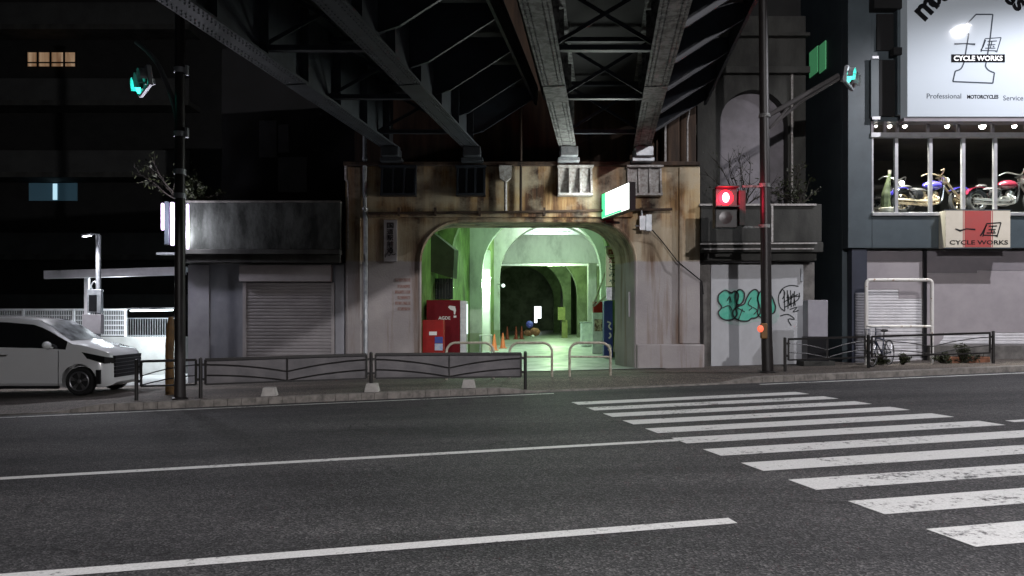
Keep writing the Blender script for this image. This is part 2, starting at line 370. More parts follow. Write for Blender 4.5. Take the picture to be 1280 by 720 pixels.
for a, b in zip(xs[:-1], xs[1:]):
    n = max(1, int((b - a) / .6)) if b - a > 1 else 1
    for i in range(n):
        p, q = a + (b-a)*i/n, a + (b-a)*(i+1)/n
        za, zb = gz(p)+hwalk(p)+.006, gz(q)+hwalk(q)+.006
        j = .004 if n == 1 else 0
        f0, f1 = V((p + j, kerbY(p), 0)), V((q - j, kerbY(q), 0)); o1 = N * .16
        A = [f0 + V((0,0,gz(p)-.04)), f1 + V((0,0,gz(q)-.04)), f1 + V((0,.015,zb-.012)), f0 + V((0,.015,za-.012)), f1 + V((0,.03,zb)), f0 + V((0,.03,za)), f1 + o1 + V((0,0,zb)), f0 + o1 + V((0,0,za))]
        g.add(A, [(0,1,2,3), (3,2,4,5), (5,4,6,7)])
tag(g.build('kerb', M_kerb), kind='structure')
def flat(p0, p1, w, z=.004, seg=10):                 # painted strip on the road, hugging its grade
    p0 = V((p0[0], p0[1], 0)); p1 = V((p1[0], p1[1], 0)); d = (p1 - p0).normalized(); q = V((-d.y, d.x, 0)) * w / 2; m = MB()
    c = [p0 - q, p1 - q, p1 + q, p0 + q]
    for v in c: v.z = gz(v.x) + z
    return m.quad(*c)
def onroad(x, y0): return (x, y0 + TT * x)
o = join(flat(onroad(-40, 8.90), onroad(2.33, 8.90), .15), flat(onroad(6.75, 8.90), onroad(40, 8.90), .15)).build('centre_line', M_mark); tag(o, kind='structure')
o = join(flat(onroad(-40, 5.36), onroad(1.68, 5.36), .15), flat(onroad(7.5, 5.36), onroad(40, 5.36), .15)).build('lane_line', M_mark); tag(o, kind='structure')
o = join(flat(onroad(-40, 14.98), onroad(.85, 14.98), .10), flat(onroad(5.3, 14.98), onroad(40, 14.98), .12)).build('edge_line', M_worn); tag(o, kind='structure')
cw = thing('crosswalk', None, None, (1.1, 13.5, gz(1.1)), kind='structure')
P0, P1 = V((1.08, 13.55, 0)), V((2.96, 5.32, 0))     # outer left corners of the first and tenth stripe
for i in range(13):
    p = P0 + (P1 - P0) * (i / 10); q = p + U * 4.45
    wv = (P1 - P0).normalized() * .43
    c = [p + wv, q + wv, q, p]
    for v in c: v.z = gz(v.x) + .004
    MB().quad(*c).build('stripe', M_worn if i in (1, 2, 8, 9, 10) else M_mark, cw)
# passage floor
g = MB(); L0 = lambda y: -2.9 + .125 * (y - 21); R0 = lambda y: 3.15 + .095 * (y - 21)
ys = [19.5, 24, 30, 37, 44, 70]
g.quad((-3.2,19.35,gz(-3.2)+.155),(4.0,19.35,gz(4.0)+.155),(7.5,72,gz(7.5)+.155),(-3.2,72,gz(-3.2)+.155))
tag(g.build('passage_floor', M_floor), kind='structure')
# parking lot ground
g = MB(); g.quad((-40,19.5,gz(-40)+.03),(-8.6,19.5,gz(-8.6)+.03),(-8.6,34,gz(-8.6)+.03),(-40,34,gz(-40)+.03))
tag(g.build('parking_lot', mat('parking lot concrete', (.34,.34,.34), (.24,.24,.24), 2, .8, bump=.2)), kind='structure')
# ================================================================== STATION PORTAL
st = thing('station_building', 'rust stained concrete railway station with a wide round cornered passage opening', 'station', (.4, D, .1))
def openx(x0, x1, zt, rx, rz, zb=-.4, n=8):
    pts = [(x0, zb)]
    for i in range(n + 1):
        a = math.pi - i * math.pi / 2 / n; pts.append((x0 + rx + rx * math.cos(a), zt - rz + rz * math.sin(a)))
    for i in range(n + 1):
        a = math.pi / 2 - i * math.pi / 2 / n; pts.append((x1 - rx + rx * math.cos(a), zt - rz + rz * math.sin(a)))
    pts.append((x1, zb)); return pts
xl, xr, zt = X(527), X(793), Z(278)
fr = openx(xl, xr, zt, 1.05, 1.05); bk = openx(xl - .32, xr - .32, zt + .02, 1.05, 1.0)
ztop = Z(208)
g = MB()
poly = [(X(432), -.6), (X(432), ztop), (X(872), ztop), (X(872), -.6)] + fr[::-1]
n = len(poly); g.add([(p[0], D, p[1]) for p in poly], [tuple(range(n))])
poly2 = [(X(432), -.6), (X(432), ztop), (X(872), ztop), (X(872), -.6)] + bk[::-1]
g.add([(p[0], D + 1.4, p[1]) for p in poly2], [tuple(range(n))[::-1]])
for a, b, c, d in zip(fr[:-1], fr[1:], bk[1:], bk[:-1]): g.quad((a[0],D,a[1]), (b[0],D,b[1]), (c[0],D+1.4,c[1]), (d[0],D+1.4,d[1]))
for a, b in ((0,1),(1,2),(2,3)): g.quad((poly[a][0],D,poly[a][1]), (poly[b][0],D,poly[b][1]), (poly[b][0],D+1.4,poly[b][1]), (poly[a][0],D+1.4,poly[a][1]))
bmw = g.build('wall', M_fac, st)
# moulding round the opening, cornice lines and plinths
g = MB(); g.tube([(p[0], D - .01, p[1]) for p in openx(xl-.04, xr+.04, zt+.04, 1.08, 1.08, .1, 10)], .035, 6); g.build('arch_moulding', M_fac, st)
MB().box(X(462), X(790), D-.14, D-.003, Z(272), Z(266)).build('ledge', M_fac, st, bevel=.01)
MB().box(X(432)-.03, X(872)+.03, D-.16, D+.3, ztop, ztop+.10).build('cornice', M_brown, st, bevel=.012)
MB().box(X(795), X(879), D-.16, D-.003, -.3, Z(430)).build('plinth', M_fac, st, bevel=.04)
MB().box(X(848), X(874), D-.10, D-.004, Z(430)+.003, ztop-.02).build('pilaster', M_fac, st, bevel=.03)
MB().box(X(434), X(452), D-.08, D-.004, -.3, ztop-.02).build('pilaster', M_fac, st, bevel=.03)
# bearing seats with gusset fins under each girder end
for px0, px1, m_ in ((477,521,M_brk),(571,607,M_brk),(697,740,M_pipew),(783,826,M_pipew)):  # shade painted in: left pair dark, lit right pair pale
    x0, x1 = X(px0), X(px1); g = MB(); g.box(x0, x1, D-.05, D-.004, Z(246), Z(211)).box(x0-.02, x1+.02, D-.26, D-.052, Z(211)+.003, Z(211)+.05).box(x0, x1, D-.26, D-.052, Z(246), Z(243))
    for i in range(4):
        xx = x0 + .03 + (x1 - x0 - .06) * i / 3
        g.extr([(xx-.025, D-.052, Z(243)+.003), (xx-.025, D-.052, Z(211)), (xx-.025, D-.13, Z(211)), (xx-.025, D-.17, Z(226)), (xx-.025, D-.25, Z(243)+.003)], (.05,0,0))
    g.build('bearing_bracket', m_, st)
# rain pipes on the portal
g = MB(); g.tube([(X(457),D-.1,Z(120)),(X(457),D-.1,Z(268)),(X(458.5),D-.16,Z(275)),(X(458.5),D-.16,.05)], .055, 8)
for py in (200,262,330,400): g.lathe([(.075,-.03),(.075,.03)], (X(457.7),D-.13,Z(py)), n=10)
g.build('downpipe', M_gal, st)
g = MB(); g.tube([(X(433),D-.05,Z(208)),(X(433),D-.05,Z(225)),(X(436),D-.05,Z(228)),(X(436),D-.05,Z(312))], .04, 8); g.build('downpipe', M_pipew, st)
g = MB(); g.prism([(X(625),Z(224)),(X(624),Z(209)),(X(640),Z(209)),(X(639),Z(224)),(X(634),Z(228)),(X(630),Z(228))], D-.24, D-.05); g.tube([(X(632),D-.13,Z(228)),(X(632),D-.13,Z(266))], .04, 8); g.build('rain_hopper', M_pipew, st)
MB().tube([(X(651),D-.1,Z(60)),(X(651),D-.1,Z(266))], .035, 8).build('downpipe', M_brown, st)
# conduit along the beam and floodlight fitting with its cable
g = MB(); g.tube([(X(462),D-.2,Z(268)),(X(640),D-.2,Z(266.5)),(X(838),D-.2,Z(263))], .035, 8)
for px in (500,545,600,680,800): g.box(X(px)-.03, X(px)+.03, D-.24, D-.142, Z(271), Z(261))
g.build('conduit', M_brown, st)
g = MB(); g.box(X(797),X(804),D-.34,D-.2,Z(289),Z(272)).box(X(805),X(812),D-.3,D-.1,Z(290),Z(270)); g.tube([(X(800),D-.28,Z(272)),(X(800),D-.2,Z(262))],.02,6); g.tube([(X(792),D-.28,Z(284)),(X(797),D-.28,Z(284))],.02,6)
g.build('junction_box', M_gal, st)
MB().tube([(X(812),D-.2,Z(287)),(X(825),D-.09,Z(300)),(X(846),D-.05-.1,Z(328)),(X(876),D-.12,Z(352)),(X(878),D-.1,Z(368))], .014, 5).build('cable', M_black, st)
# paint-faded notice on the left pillar
g = MB(); 
for i, py in enumerate((348,356,363,370,377,384)): g.box(X(494+(i%2)*3), X(513), D-.012, D-.004, Z(py+4), Z(py))
g.build('faded_lettering', mat('faded red brown paint', (.22,.12,.10), (.30,.25,.24), 12, .8), st)
# upper abutment wall behind the girders and piers beside it
MB().box(X(432), X(872), D+1.1, D+1.5, ztop-.2, 12).build('abutment_wall', M_brown, st)
g = MB(); g.box(X(836), X(852), D+.2, D+1.08, ztop+.103, Z(138)).box(X(854), X(874), D+.3, D+1.08, ztop+.103, Z(128)); g.build('pier', M_brown, st, bevel=.04)
g = MB(); g.tube([(X(833),D+.15,Z(208)),(X(833),D+.15,Z(134))],.03,6); g.tube([(X(862),D+.24,Z(200)),(X(862),D+.24,Z(150)),(X(865),D+.24,Z(132))],.022,6); g.build('conduit', M_pipew, st)
# ---- the passage behind the opening
g = MB()
g.extr([(L0(21.003),21.003,-.3),(L0(37),37,-.3),(L0(37)-.5,37,-.3),(L0(21.003)-1,21.003,-.3)], (0,0,7)); 
g.extr([(R0(21.003),21.003,-.3),(R0(40),40,-.3),(R0(40)+.5,40,-.3),(R0(21.003)+1,21.003,-.3)], (0,0,7))
g.build('passage_wall', T_wall, st)
MB().box(-4, 5.5, 21.003, 40.3, 6.7, 7).build('passage_ceiling', T_ceil, st)
def ring(cx, Y, rin, zs, leg, dep, m_, rb=None, name='arch'):
    rb = rb or rin; pts = [(cx - rin - leg, -.3), (cx - rin - leg, zs + rb + .9), (cx + rin + leg, zs + rb + .9), (cx + rin + leg, -.3), (cx + rin, -.3)]
    for i in range(21):
        a = math.pi * i / 20; pts.append((cx + rin * math.cos(a), zs + rb * math.sin(a)))
    pts.append((cx - rin, -.3))
    g = MB().prism(pts, Y, Y + dep)
    return g.build(name, m_, st)
for Y, wl, wr in ((24.6,.42,.3),(30.4,.5,.4)):
    l, r = L0(Y) + wl, R0(Y) - wr
    ring((l + r) / 2, Y, (r - l) / 2, 3.4, .5, .55, T_wall if Y < 27 else T_arch)
ring(2.02, 37, 2.63, 3.55, .75, .8, T_arch)
MB().box(-1.3, 5.6, 39.6, 40.0, 4.42, 5.93).build('beam', T_arch, st)
MB().box(-3.2, 8, 44.4, 44.7, 4.6, 7.0).build('rear_wall', M_vwhite, st)
MB().box(X(599,32),X(613,32),31.6,32.2,-.2,4.4).build('pier', M_wink, st, bevel=.03)
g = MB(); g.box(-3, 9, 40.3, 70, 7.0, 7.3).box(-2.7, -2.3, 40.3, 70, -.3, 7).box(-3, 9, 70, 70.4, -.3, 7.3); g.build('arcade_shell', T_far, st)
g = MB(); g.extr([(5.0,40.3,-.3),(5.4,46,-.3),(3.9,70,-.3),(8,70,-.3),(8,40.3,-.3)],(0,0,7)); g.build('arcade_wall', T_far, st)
for Y, px in ((46.5,722),(53,704),(60,692)):
    xr_ = X(px, Y); ring(xr_ - 2.75, Y, 2.75, 2.9, .55, .7, T_far)
g = MB(); g.box(X(735,41.5), X(746,41.5), 41.4, 41.9, 0, 4.6); g.build('column', T_arch, st, bevel=.05)
g = MB(); g.box(X(702,46.3),X(709,46.3),46.0,46.4,.1,Z(400,46)).box(X(697,46.3),X(706,46.3),45.9,46.3,Z(400,46)+.003,Z(384,46)); g.build('pale_casing', mat('yellow painted casing', (.22,.24,.09), (.15,.17,.06), 3, .7), st)
g = MB(); g.box(X(668,66), X(676.5,66), 65.9, 66, Z(398,66), Z(383,66)).box(X(668,66), X(671.5,66), 65.9, 66, Z(403.5,66), Z(398,66)-.002); g.build('doorway', E_door, st)
# lamps of the passage
def lamp(name, kind, loc, energy, color, size=.3, size_y=None, rot=None, spot=None, blend=.5):
    l = bpy.data.lights.new(name, kind); l.energy = energy; l.color = color
    if kind == 'AREA':
        l.size = size
        if size_y: l.shape = 'RECTANGLE'; l.size_y = size_y
    elif kind == 'SPOT': l.spot_size = math.radians(spot); l.spot_blend = blend; l.shadow_soft_size = size
    else: l.shadow_soft_size = size
    o = bpy.data.objects.new(name, l); C.objects.link(o); o.location = loc
    if rot: o.rotation_euler = rot
    return o
def aim(o, p):
    d = V(p) - o.location; o.rotation_euler = d.to_track_quat('-Z', 'Y').to_euler(); return o
GW = (.62,1.0,.66)
def tubelamp(label, p0, p1, m_, cat='lamp', name='fluorescent_lamp', group=None):
    p0, p1 = V(p0), V(p1); t = thing(name, label, cat, (p0 + p1) / 2, group)
    d = (p1 - p0).normalized(); up = V((0,0,1)) if abs(d.z) < .7 else V((-1,0,0))
    MB().tube([p0, p1], .022, 8).build('tube', m_, t)
    MB().bar(p0 - d*.06 + up*.06, p1 + d*.06 + up*.06, .10, .05, up if abs(d.z) < .7 else (0,1,0)).build('housing', M_gal, t)
    return t
tubelamp('bare fluorescent lamp high on the pale arch pier inside the passage', at(599,351,31.3), at(613,349,31.3), E_tubeg)
lamp('frieze_fill', 'POINT', (1.9,35.6,6.2), 270, (.85,1,.9), .2)  # fill light without a fixture, added to brighten the pale beam
lamp('passage_light', 'POINT', at(607,356,31.15), 250, GW, .12)
for y_, e in ((23.4,70),(28,110),(33.5,240)):
    cx = (L0(y_) + R0(y_)) / 2
    tubelamp('ceiling fluorescent tube in the passage, %s' % {23.4:'just behind the opening',28:'between the first two arches',33.5:'before the far arch'}[y_], (cx-.6,y_,6.6), (cx+.6,y_,6.6), E_tubeg, group='passage ceiling tubes')
    lamp('ceiling_light', 'AREA', (cx,y_,6.45), e, GW, 1.3, .3)
tubelamp('fluorescent tube shining above the pale beam deep in the passage', (1.2,42.2,6.30), (3.2,42.2,6.30), E_tubeg)
lamp('lunette_light', 'POINT', (2.2,42.9,6.0), 300, (.85,1,.95), .3)
lamp('arcade_light', 'POINT', (2.6,43.8,4.1), 330, (.60,1,.38), .2)
lamp('arcade_light', 'POINT', (2.6,50.0,3.8), 190, (.62,1,.50), .2)
t = thing('passage_bulb', 'small round bulb on an arm beside the pale arch', 'lamp', at(629,357,36.6)); MB().ball(at(629,357,36.6), .09).build('bulb', emit('dim bulb', (.8,1,.95), 1.2), t); MB().tube([at(629,357,36.6), at(622,355,36.95)], .02, 6).build('arm', M_gal, t)
# ================================================================== VIADUCT
vi = thing('railway_viaduct', 'steel girder railway bridge crossing overhead towards the station portal', 'viaduct', (0, 19, 5.9))
ZB = 5.95; YF, YN = 19.45, -3.5
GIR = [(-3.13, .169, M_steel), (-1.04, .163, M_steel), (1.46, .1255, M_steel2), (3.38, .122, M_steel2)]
def gx(i, y): return GIR[i][0] + GIR[i][1] * (y - 19.4)
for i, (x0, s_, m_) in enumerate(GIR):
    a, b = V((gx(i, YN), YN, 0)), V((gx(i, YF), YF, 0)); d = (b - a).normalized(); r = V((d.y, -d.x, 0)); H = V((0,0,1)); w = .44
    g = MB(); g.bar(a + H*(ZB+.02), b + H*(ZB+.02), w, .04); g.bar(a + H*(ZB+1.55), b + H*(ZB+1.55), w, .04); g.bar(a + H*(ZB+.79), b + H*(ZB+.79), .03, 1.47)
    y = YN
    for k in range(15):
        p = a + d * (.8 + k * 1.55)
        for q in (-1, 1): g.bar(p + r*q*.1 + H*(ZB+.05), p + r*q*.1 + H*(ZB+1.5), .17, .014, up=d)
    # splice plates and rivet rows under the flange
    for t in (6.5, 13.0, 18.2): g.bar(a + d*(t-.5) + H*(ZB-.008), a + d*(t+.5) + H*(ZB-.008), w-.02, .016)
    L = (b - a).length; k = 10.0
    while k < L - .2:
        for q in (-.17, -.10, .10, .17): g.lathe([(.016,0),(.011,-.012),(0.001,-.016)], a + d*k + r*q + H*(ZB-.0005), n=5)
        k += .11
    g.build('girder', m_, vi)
    MB().box(gx(i,YF)-.22, gx(i,YF)+.22, YF-.5, YF+.15, ZB-.26, ZB-.02).box(gx(i,YF)-.28, gx(i,YF)+.28, YF-.3, YF+.25, ZB-.36, ZB-.262).build('bearing', M_gal if i > 1 else M_steel, vi, bevel=.01)
for a, b in ((0,1),(2,3)):
    for y in (6.0, 9.5, 12.6, 15.4, 18.3):
        xa_, xb_ = gx(a,y)+.03, gx(b,y)-.03; g = MB()
        g.bar((xa_,y,ZB+.18),(xb_,y,ZB+.18),.12,.09); g.bar((xa_,y,ZB+1.36),(xb_,y,ZB+1.36),.12,.09)
        g.bar((xa_,y-.02,ZB+.2),(xb_,y-.02,ZB+1.33),.07,.02,up=(0,1,0)); g.bar((xa_,y+.02,ZB+1.33),(xb_,y+.02,ZB+.2),.07,.02,up=(0,1,0))
        g.build('cross_frame', M_brk, vi)
    # deck
    g = MB(); pts = [(gx(a,YN)-.6,YN,0),(gx(b,YN)+1.75,YN,0),(gx(b,YF)+1.75,YF+1,0),(gx(a,YF)-.6,YF+1,0)]
    g.extr([(p[0],p[1],ZB+1.58) for p in pts], (0,0,.35)); g.build('deck', M_dark, vi)
    for k in range(9):                      # cantilever brackets on the outer girder
        y = 5.3 + k * 1.72; x0 = gx(b, y) + .02; g = MB()
        g.extr([(x0,y-.01,ZB+.30),(x0,y-.01,ZB+1.5),(x0+1.6,y-.01,ZB+1.5),(x0+1.6,y-.01,ZB+1.22),(x0+.35,y-.01,ZB+.42)], (0,.02,0))
        g.bar((x0+.02,y,ZB+.29),(x0+.36,y,ZB+.40),.07,.02); g.bar((x0+.36,y,ZB+.405),(x0+1.6,y,ZB+1.205),.07,.02)
        g.build('bracket', M_brk, vi)
    g = MB(); g.bar((gx(b,YN)+1.66,YN,ZB+1.36),(gx(b,YF)+1.66,YF,ZB+1.36),.06,.40); g.build('edge_beam', M_brk, vi)
# ================================================================== LEFT SHUTTERED BUILDING
lb = thing('shuttered_building', 'low grey shop left of the passage with a closed roller shutter', 'building', (X(335), D+.2, -.1))
YL = D + .2
g = MB(); g.box(X(237,YL), X(432,YL)-.02, YL, YL+6, -.8, Z(328)).build('wall', M_lwall, lb)
M_pier = mat('pale pier', (.36,.36,.39), (.30,.30,.33), 2, .7)
MB().box(X(237,YL)-.02, X(262,YL), YL-.05, YL-.003, -.7, Z(331)).build('corner_pier', M_pier, lb); MB().box(X(420,YL),X(431,YL),YL-.06,YL-.003,-.7,Z(331)).build('corner_pier', M_pier, lb)
g = MB(); g.box(X(235,YL)-.05, X(432,YL)-.03, YL-.55, YL+.3, Z(319), Z(313)).box(X(235,YL), X(432,YL)-.05, YL-.45, YL+.2, Z(329), Z(319)-.003); g.build('canopy', M_dconc, lb, bevel=.01)
g = MB(); g.box(X(235,YL)-.03, X(432,YL)-.04, YL-.45, YL-.25, Z(312.5), Z(255)).box(X(235,YL)-.03, X(235,YL)+.17, YL-.248, YL+6, Z(312.5), Z(255)); g.build('parapet', mat('stained parapet', (.085,.09,.085), (.018,.02,.018), 2.6, .9, stretch=(1,1,.35), bump=.5, bscale=14, spec=.2), lb, bevel=.012)
MB().box(X(235,YL)-.06, X(432,YL)-.035, YL-.48, YL-.22, Z(255)+.003, Z(252.5)).build('coping', M_conc, lb, bevel=.01)
MB().box(X(303,YL), X(417,YL), YL-.26, YL-.003, Z(352), Z(331)).build('shutter_box', M_box, lb, bevel=.015)
g = MB(); shutter(g, X(309,YL), X(415,YL), -.25, Z(353), YL-.05, .088); sh = g.build('shutter', M_shut, lb, smooth=False)
g = MB(); g.box(X(305,YL), X(309,YL), YL-.10, YL-.003, -.3, Z(353)).box(X(415,YL), X(419,YL), YL-.10, YL-.003, -.3, Z(353)); g.build('guide_rail', M_box, lb)
g = MB(); g.box(X(237,YL), X(432,YL)-.05, YL+2.2, YL+6, Z(328), 9.5); g.build('upper_wall', M_black, lb)
for px0, px1, y0, y1 in ((323,345,150,196),(347,383,196,240),(347,360,155,190)):
    MB().box(X(px0,YL+2.1), X(px1,YL+2.1), YL+2.15, YL+2.197, Z(y1,YL+2.1), Z(y0,YL+2.1)).build('window', mat('dusty glass', (.05,.05,.055), (.03,.03,.035), 4, .3), lb)
# fluorescent projecting sign on its corner
fs = thing('lit_corner_sign', 'narrow projecting sign frame with glowing white violet tubes at the shop corner', 'sign', at(212,317,YL-.4))
yy = YL - .42
MB().box(X(206.5,yy),X(212,yy),yy-.06,yy+.06,Z(306,yy),Z(252,yy)).build('frame', M_inkg, fs, bevel=.01)
MB().box(X(198,yy),X(235,yy),yy-.12,yy+.15,Z(318.5,yy),Z(316,yy)).build('bracket', M_gal, fs)
for a, b, y0, y1 in ((202,205.5,254,288),(213.5,218.5,253,307),(233.5,237,255,312)):
    MB().box(X(a,yy),X(b,yy),yy-.06,yy+.03,Z(y1,yy),Z(y0,yy)).build('tube', E_tubev, fs, bevel=.03)
lamp('corner_sign_light', 'POINT', (X(238,yy),yy-.30,Z(292,yy)), 60, (.90,.90,1.0), .12)
lamp('corner_sign_light', 'POINT', (X(206,yy),yy-.75,Z(270,yy)), 110, (.88,.85,1.0), .12)
# ================================================================== APARTMENT BLOCK far left
ap = thing('apartment_building', 'dark apartment block with balconies and one warm lit window at far left', 'apartment block', (-16, 36, -.5))
YA = 36
MB().box(-42, X(300,YA), YA+1.4, YA+10, -1.5, 24).build('wall', M_dark, ap)
for py in (395,318,215,125,30,-60):
    z = Z(py,YA); MB().box(-42, X(236,YA), YA, YA+1.4, z-.25, z).build('balcony', M_dconc, ap)
    MB().box(-42, X(236,YA), YA, YA+.12, z+.003, z+1.05).build('balcony_wall', mat('dark balcony wall', (.05,.052,.05), (.035,.036,.035), 1, .8), ap)
w = MB().box(X(33,YA+1.4),X(95,YA+1.4),YA+1.34,YA+1.397,Z(83,YA+1.4),Z(66,YA+1.4)).build('lit_window', E_win, ap)
g = MB(); 
for px in (33,47,63,80,95): g.box(X(px,YA+1.3)-.04,X(px,YA+1.3)+.04,YA+1.28,YA+1.337,Z(84,YA+1.4),Z(64,YA+1.4))
g.box(X(33,YA+1.3),X(95,YA+1.3),YA+1.29,YA+1.335,Z(79,YA+1.4)-.03,Z(79,YA+1.4)+.03); g.build('frame', M_black, w)
w = MB().box(X(37,YA+1.4),X(97,YA+1.4),YA+1.34,YA+1.397,Z(251,YA+1.4),Z(229,YA+1.4)).build('window', E_windim, ap)
MB().box(X(66,YA+1.3),X(71,YA+1.3),YA+1.30,YA+1.337,Z(250,YA+1.4),Z(230,YA+1.4)).build('curtain_gap', E_winb, w)
for px, py in ((17,303),(27,212),(167,306),(150,212)):
    g = MB(); g.box(X(px-13,YA+1),X(px+13,YA+1),YA+.7,YA+1.1,Z(py+11,YA+1),Z(py-9,YA+1)); g.torus((X(px-3,YA+1),YA+.69,Z(py,YA+1)),(0,1,0),.28,.03,16,5)
    tag(g.build('air_conditioner', mat('dusty unit', (.16,.16,.15), None, 3, .6)), {17:'pale air conditioner on the lowest visible balcony, left edge of the photo',27:'air conditioner left of the bluish window',167:'air conditioner behind the parking lamp, right of it',150:'air conditioner on the balcony right of the bluish window'}[px], 'air conditioner', 'balcony air conditioners')
# ================================================================== PARKING LOT THINGS
gP = lambda x: gz(x) + .03
YW = 23.5
tag(MB().box(X(-60,YW), X(232,YW), YW, YW+.2, -.7, Z(421,YW)).build('boundary_wall', mat('pale boundary wall', (.36,.36,.35), (.28,.28,.27), 2, .8), bevel=.015), 'low pale wall behind the white minivan, under the mesh fence', 'wall')
fe = thing('mesh_fence', 'white welded mesh fence on the low wall behind the minivan', 'fence', (X(100,YW), YW+.1, Z(421,YW)))
z0, z1 = Z(419,YW), Z(388,YW); xa, xb = X(-30,YW), X(155,YW)
M_mesh = mat('white coated wire', (.68,.68,.70), None, 5, .45)
g = MB(); x = xa
while x < xb: g.bar((x,YW+.1,z0),(x,YW+.1,z1),.012,.012,(0,1,0)); x += .055
for i in range(6): z = z0 + (z1 - z0) * i / 5; g.bar((xa,YW+.1,z),(xb,YW+.1,z),.012,.03)
g.build('mesh', M_mesh, fe); MB().bar((xa,YW+.1,z1+.03),(xb+.05,YW+.1,z1+.03),.05,.05).build('top_rail', M_mesh, fe)
for x in (xa+.05, X(27,YW), X(90,YW), xb): MB().box(x-.03,x+.03,YW+.06,YW+.14,z0-.05,z1+.05).build('post', M_mesh, fe)
g = MB(); x = X(157,YW+.6)
while x < X(228,YW+.6): g.bar((x,YW+.6,Z(425,YW)),(x,YW+.6,Z(398,YW)),.014,.014,(0,1,0)); x += .08
g.bar((X(157,YW+.6),YW+.6,Z(398,YW)),(X(228,YW+.6),YW+.6,Z(398,YW)),.03,.03); g.bar((X(157,YW+.6),YW+.6,Z(420,YW)),(X(228,YW+.6),YW+.6,Z(420,YW)),.03,.03)
tag(g.build('railing', M_gal), 'grey bar railing under the horizontal fluorescent tube', 'railing')
Yc = 22.4
cp = thing('carport', 'long white canopy edge beam over the parking lot', 'canopy', (X(140,Yc), Yc, gP(-12)))
a, b = at(56,343.5,Yc), at(232,338.5,Yc); MB().bar(a, b, .12, .25).build('fascia', M_wshut, cp, bevel=.01)
MB().extr([a+V((0,.065,.10)), b+V((0,.065,.10)), b+V((0,2.4,.12)), a+V((0,2.4,.12))], (0,0,.03)).build('roof', M_gal, cp)
for px in (109,222): MB().box(X(px,Yc+.3)-.06,X(px,Yc+.3)+.06,Yc+.24,Yc+.36,gP(X(px)),Z(344,Yc)).build('post', M_wshut if px == 109 else M_gal, cp)
tubelamp('bright horizontal white tube lamp under the parking canopy', at(163,388.5,22.6), at(216,387.5,22.6), E_tube)
lamp('parking_tube_light', 'AREA', at(190,391,22.4), 110, (.84,.95,1), 1.3, .2, rot=(math.radians(25),0,0))
lamp('parking_canopy_light', 'POINT', at(150,360,22.7), 80, (.85,.95,1), .2)
lp = thing('parking_lamp', 'slim parking lot lamp post with meter boxes behind the minivan', 'lamp post', (X(123,20.6), 20.6, gP(-11.4)))
Yq = 20.6
MB().tube([(X(123,Yq),Yq,gP(-11.4)),at(123,294,Yq)], .065, 10).build('pole', M_gal, lp)
g = MB(); g.bar(at(124,293.5,Yq), at(113,292,Yq), .06, .04); g.bar(at(114,293,Yq), at(104,294.5,Yq), .16, .05); g.build('lamp_head', M_gal, lp)
MB().bar(at(113,294.6,Yq), at(104.5,295.9,Yq), .12, .012).build('lens', emit('parking lens', (.9,.9,1), 10), lp)
g = MB(); g.box(X(114,Yq),X(131,Yq),Yq-.2,Yq-.07,Z(391,Yq),Z(362,Yq)); bx = g.build('meter_box', M_gal, lp, bevel=.01)
MB().box(X(116.5,Yq),X(126,Yq),Yq-.212,Yq-.202,Z(389,Yq),Z(369,Yq)).build('door', M_carbl, bx)
MB().box(X(109,Yq),X(132,Yq),Yq-.24,Yq-.07,Z(417,Yq),Z(393,Yq)).build('meter_box', M_lilac, lp, bevel=.01)
MB().tube(smooth([at(116,364,Yq),at(114,357,Yq),at(118,352,Yq),at(122,356,Yq)],5), .02, 6).build('conduit', M_gal, lp)
lamp('parking_lamp_light', 'SPOT', at(110,298,Yq)+V((0,-.9,0)), 420, (.95,.94,1), .1, spot=150)
g = MB(); gx_ = X(212,15.6); g.tube([(gx_,15.6,gz(gx_)+.1),(gx_,15.6,Z(432,15.6)),(gx_+.02,15.6,Z(412,15.6)),(gx_+.03,15.6,Z(396,15.6))],[.085,.085,.08,.05],10)
tag(g.build('cable_guard', M_yel), 'dirty yellow guard sleeve standing beside the dark signal pole', 'post')
# ================================================================== RIGHT ANNEX WITH GRAFFITI
YR = D + .25
ra = thing('concrete_annex', 'old concrete annex right of the passage with a balcony and arched wall niche', 'building', (X(945,YR), YR, .2))
g = MB(); g.box(X(872)+.02, X(1018,YR), YR, YR+8, -.6, Z(328,YR)); g.build('wall', M_conc, ra)
g = MB(); g.box(X(872)+.03, X(1018,YR)+.03, YR-.5, YR+.2, Z(317,YR), Z(305,YR)).box(X(876,YR), X(1014,YR), YR-.35, YR+.2, Z(327,YR), Z(317,YR)-.003); g.build('balcony_slab', M_dconc, ra, bevel=.012)
g = MB(); g.box(X(872)+.04, X(1018,YR)+.02, YR-.42, YR-.28, Z(304.5,YR), Z(258,YR)); g.build('balcony_wall', M_dconc, ra, bevel=.01)
yp = YR - .46
g = MB(); g.bar(at(874,256,yp), at(1020,256,yp), .06, .05); g.bar(at(965,257.5,yp), at(965,304,yp), .05, .05, (0,1,0)); g.bar(at(875,305,YR-.53), at(1021,304,YR-.53), .05, .035); g.bar(at(880,311.5,YR-.53), at(1017,311,YR-.53), .04, .025); g.build('edge_trim', M_pipew, ra)
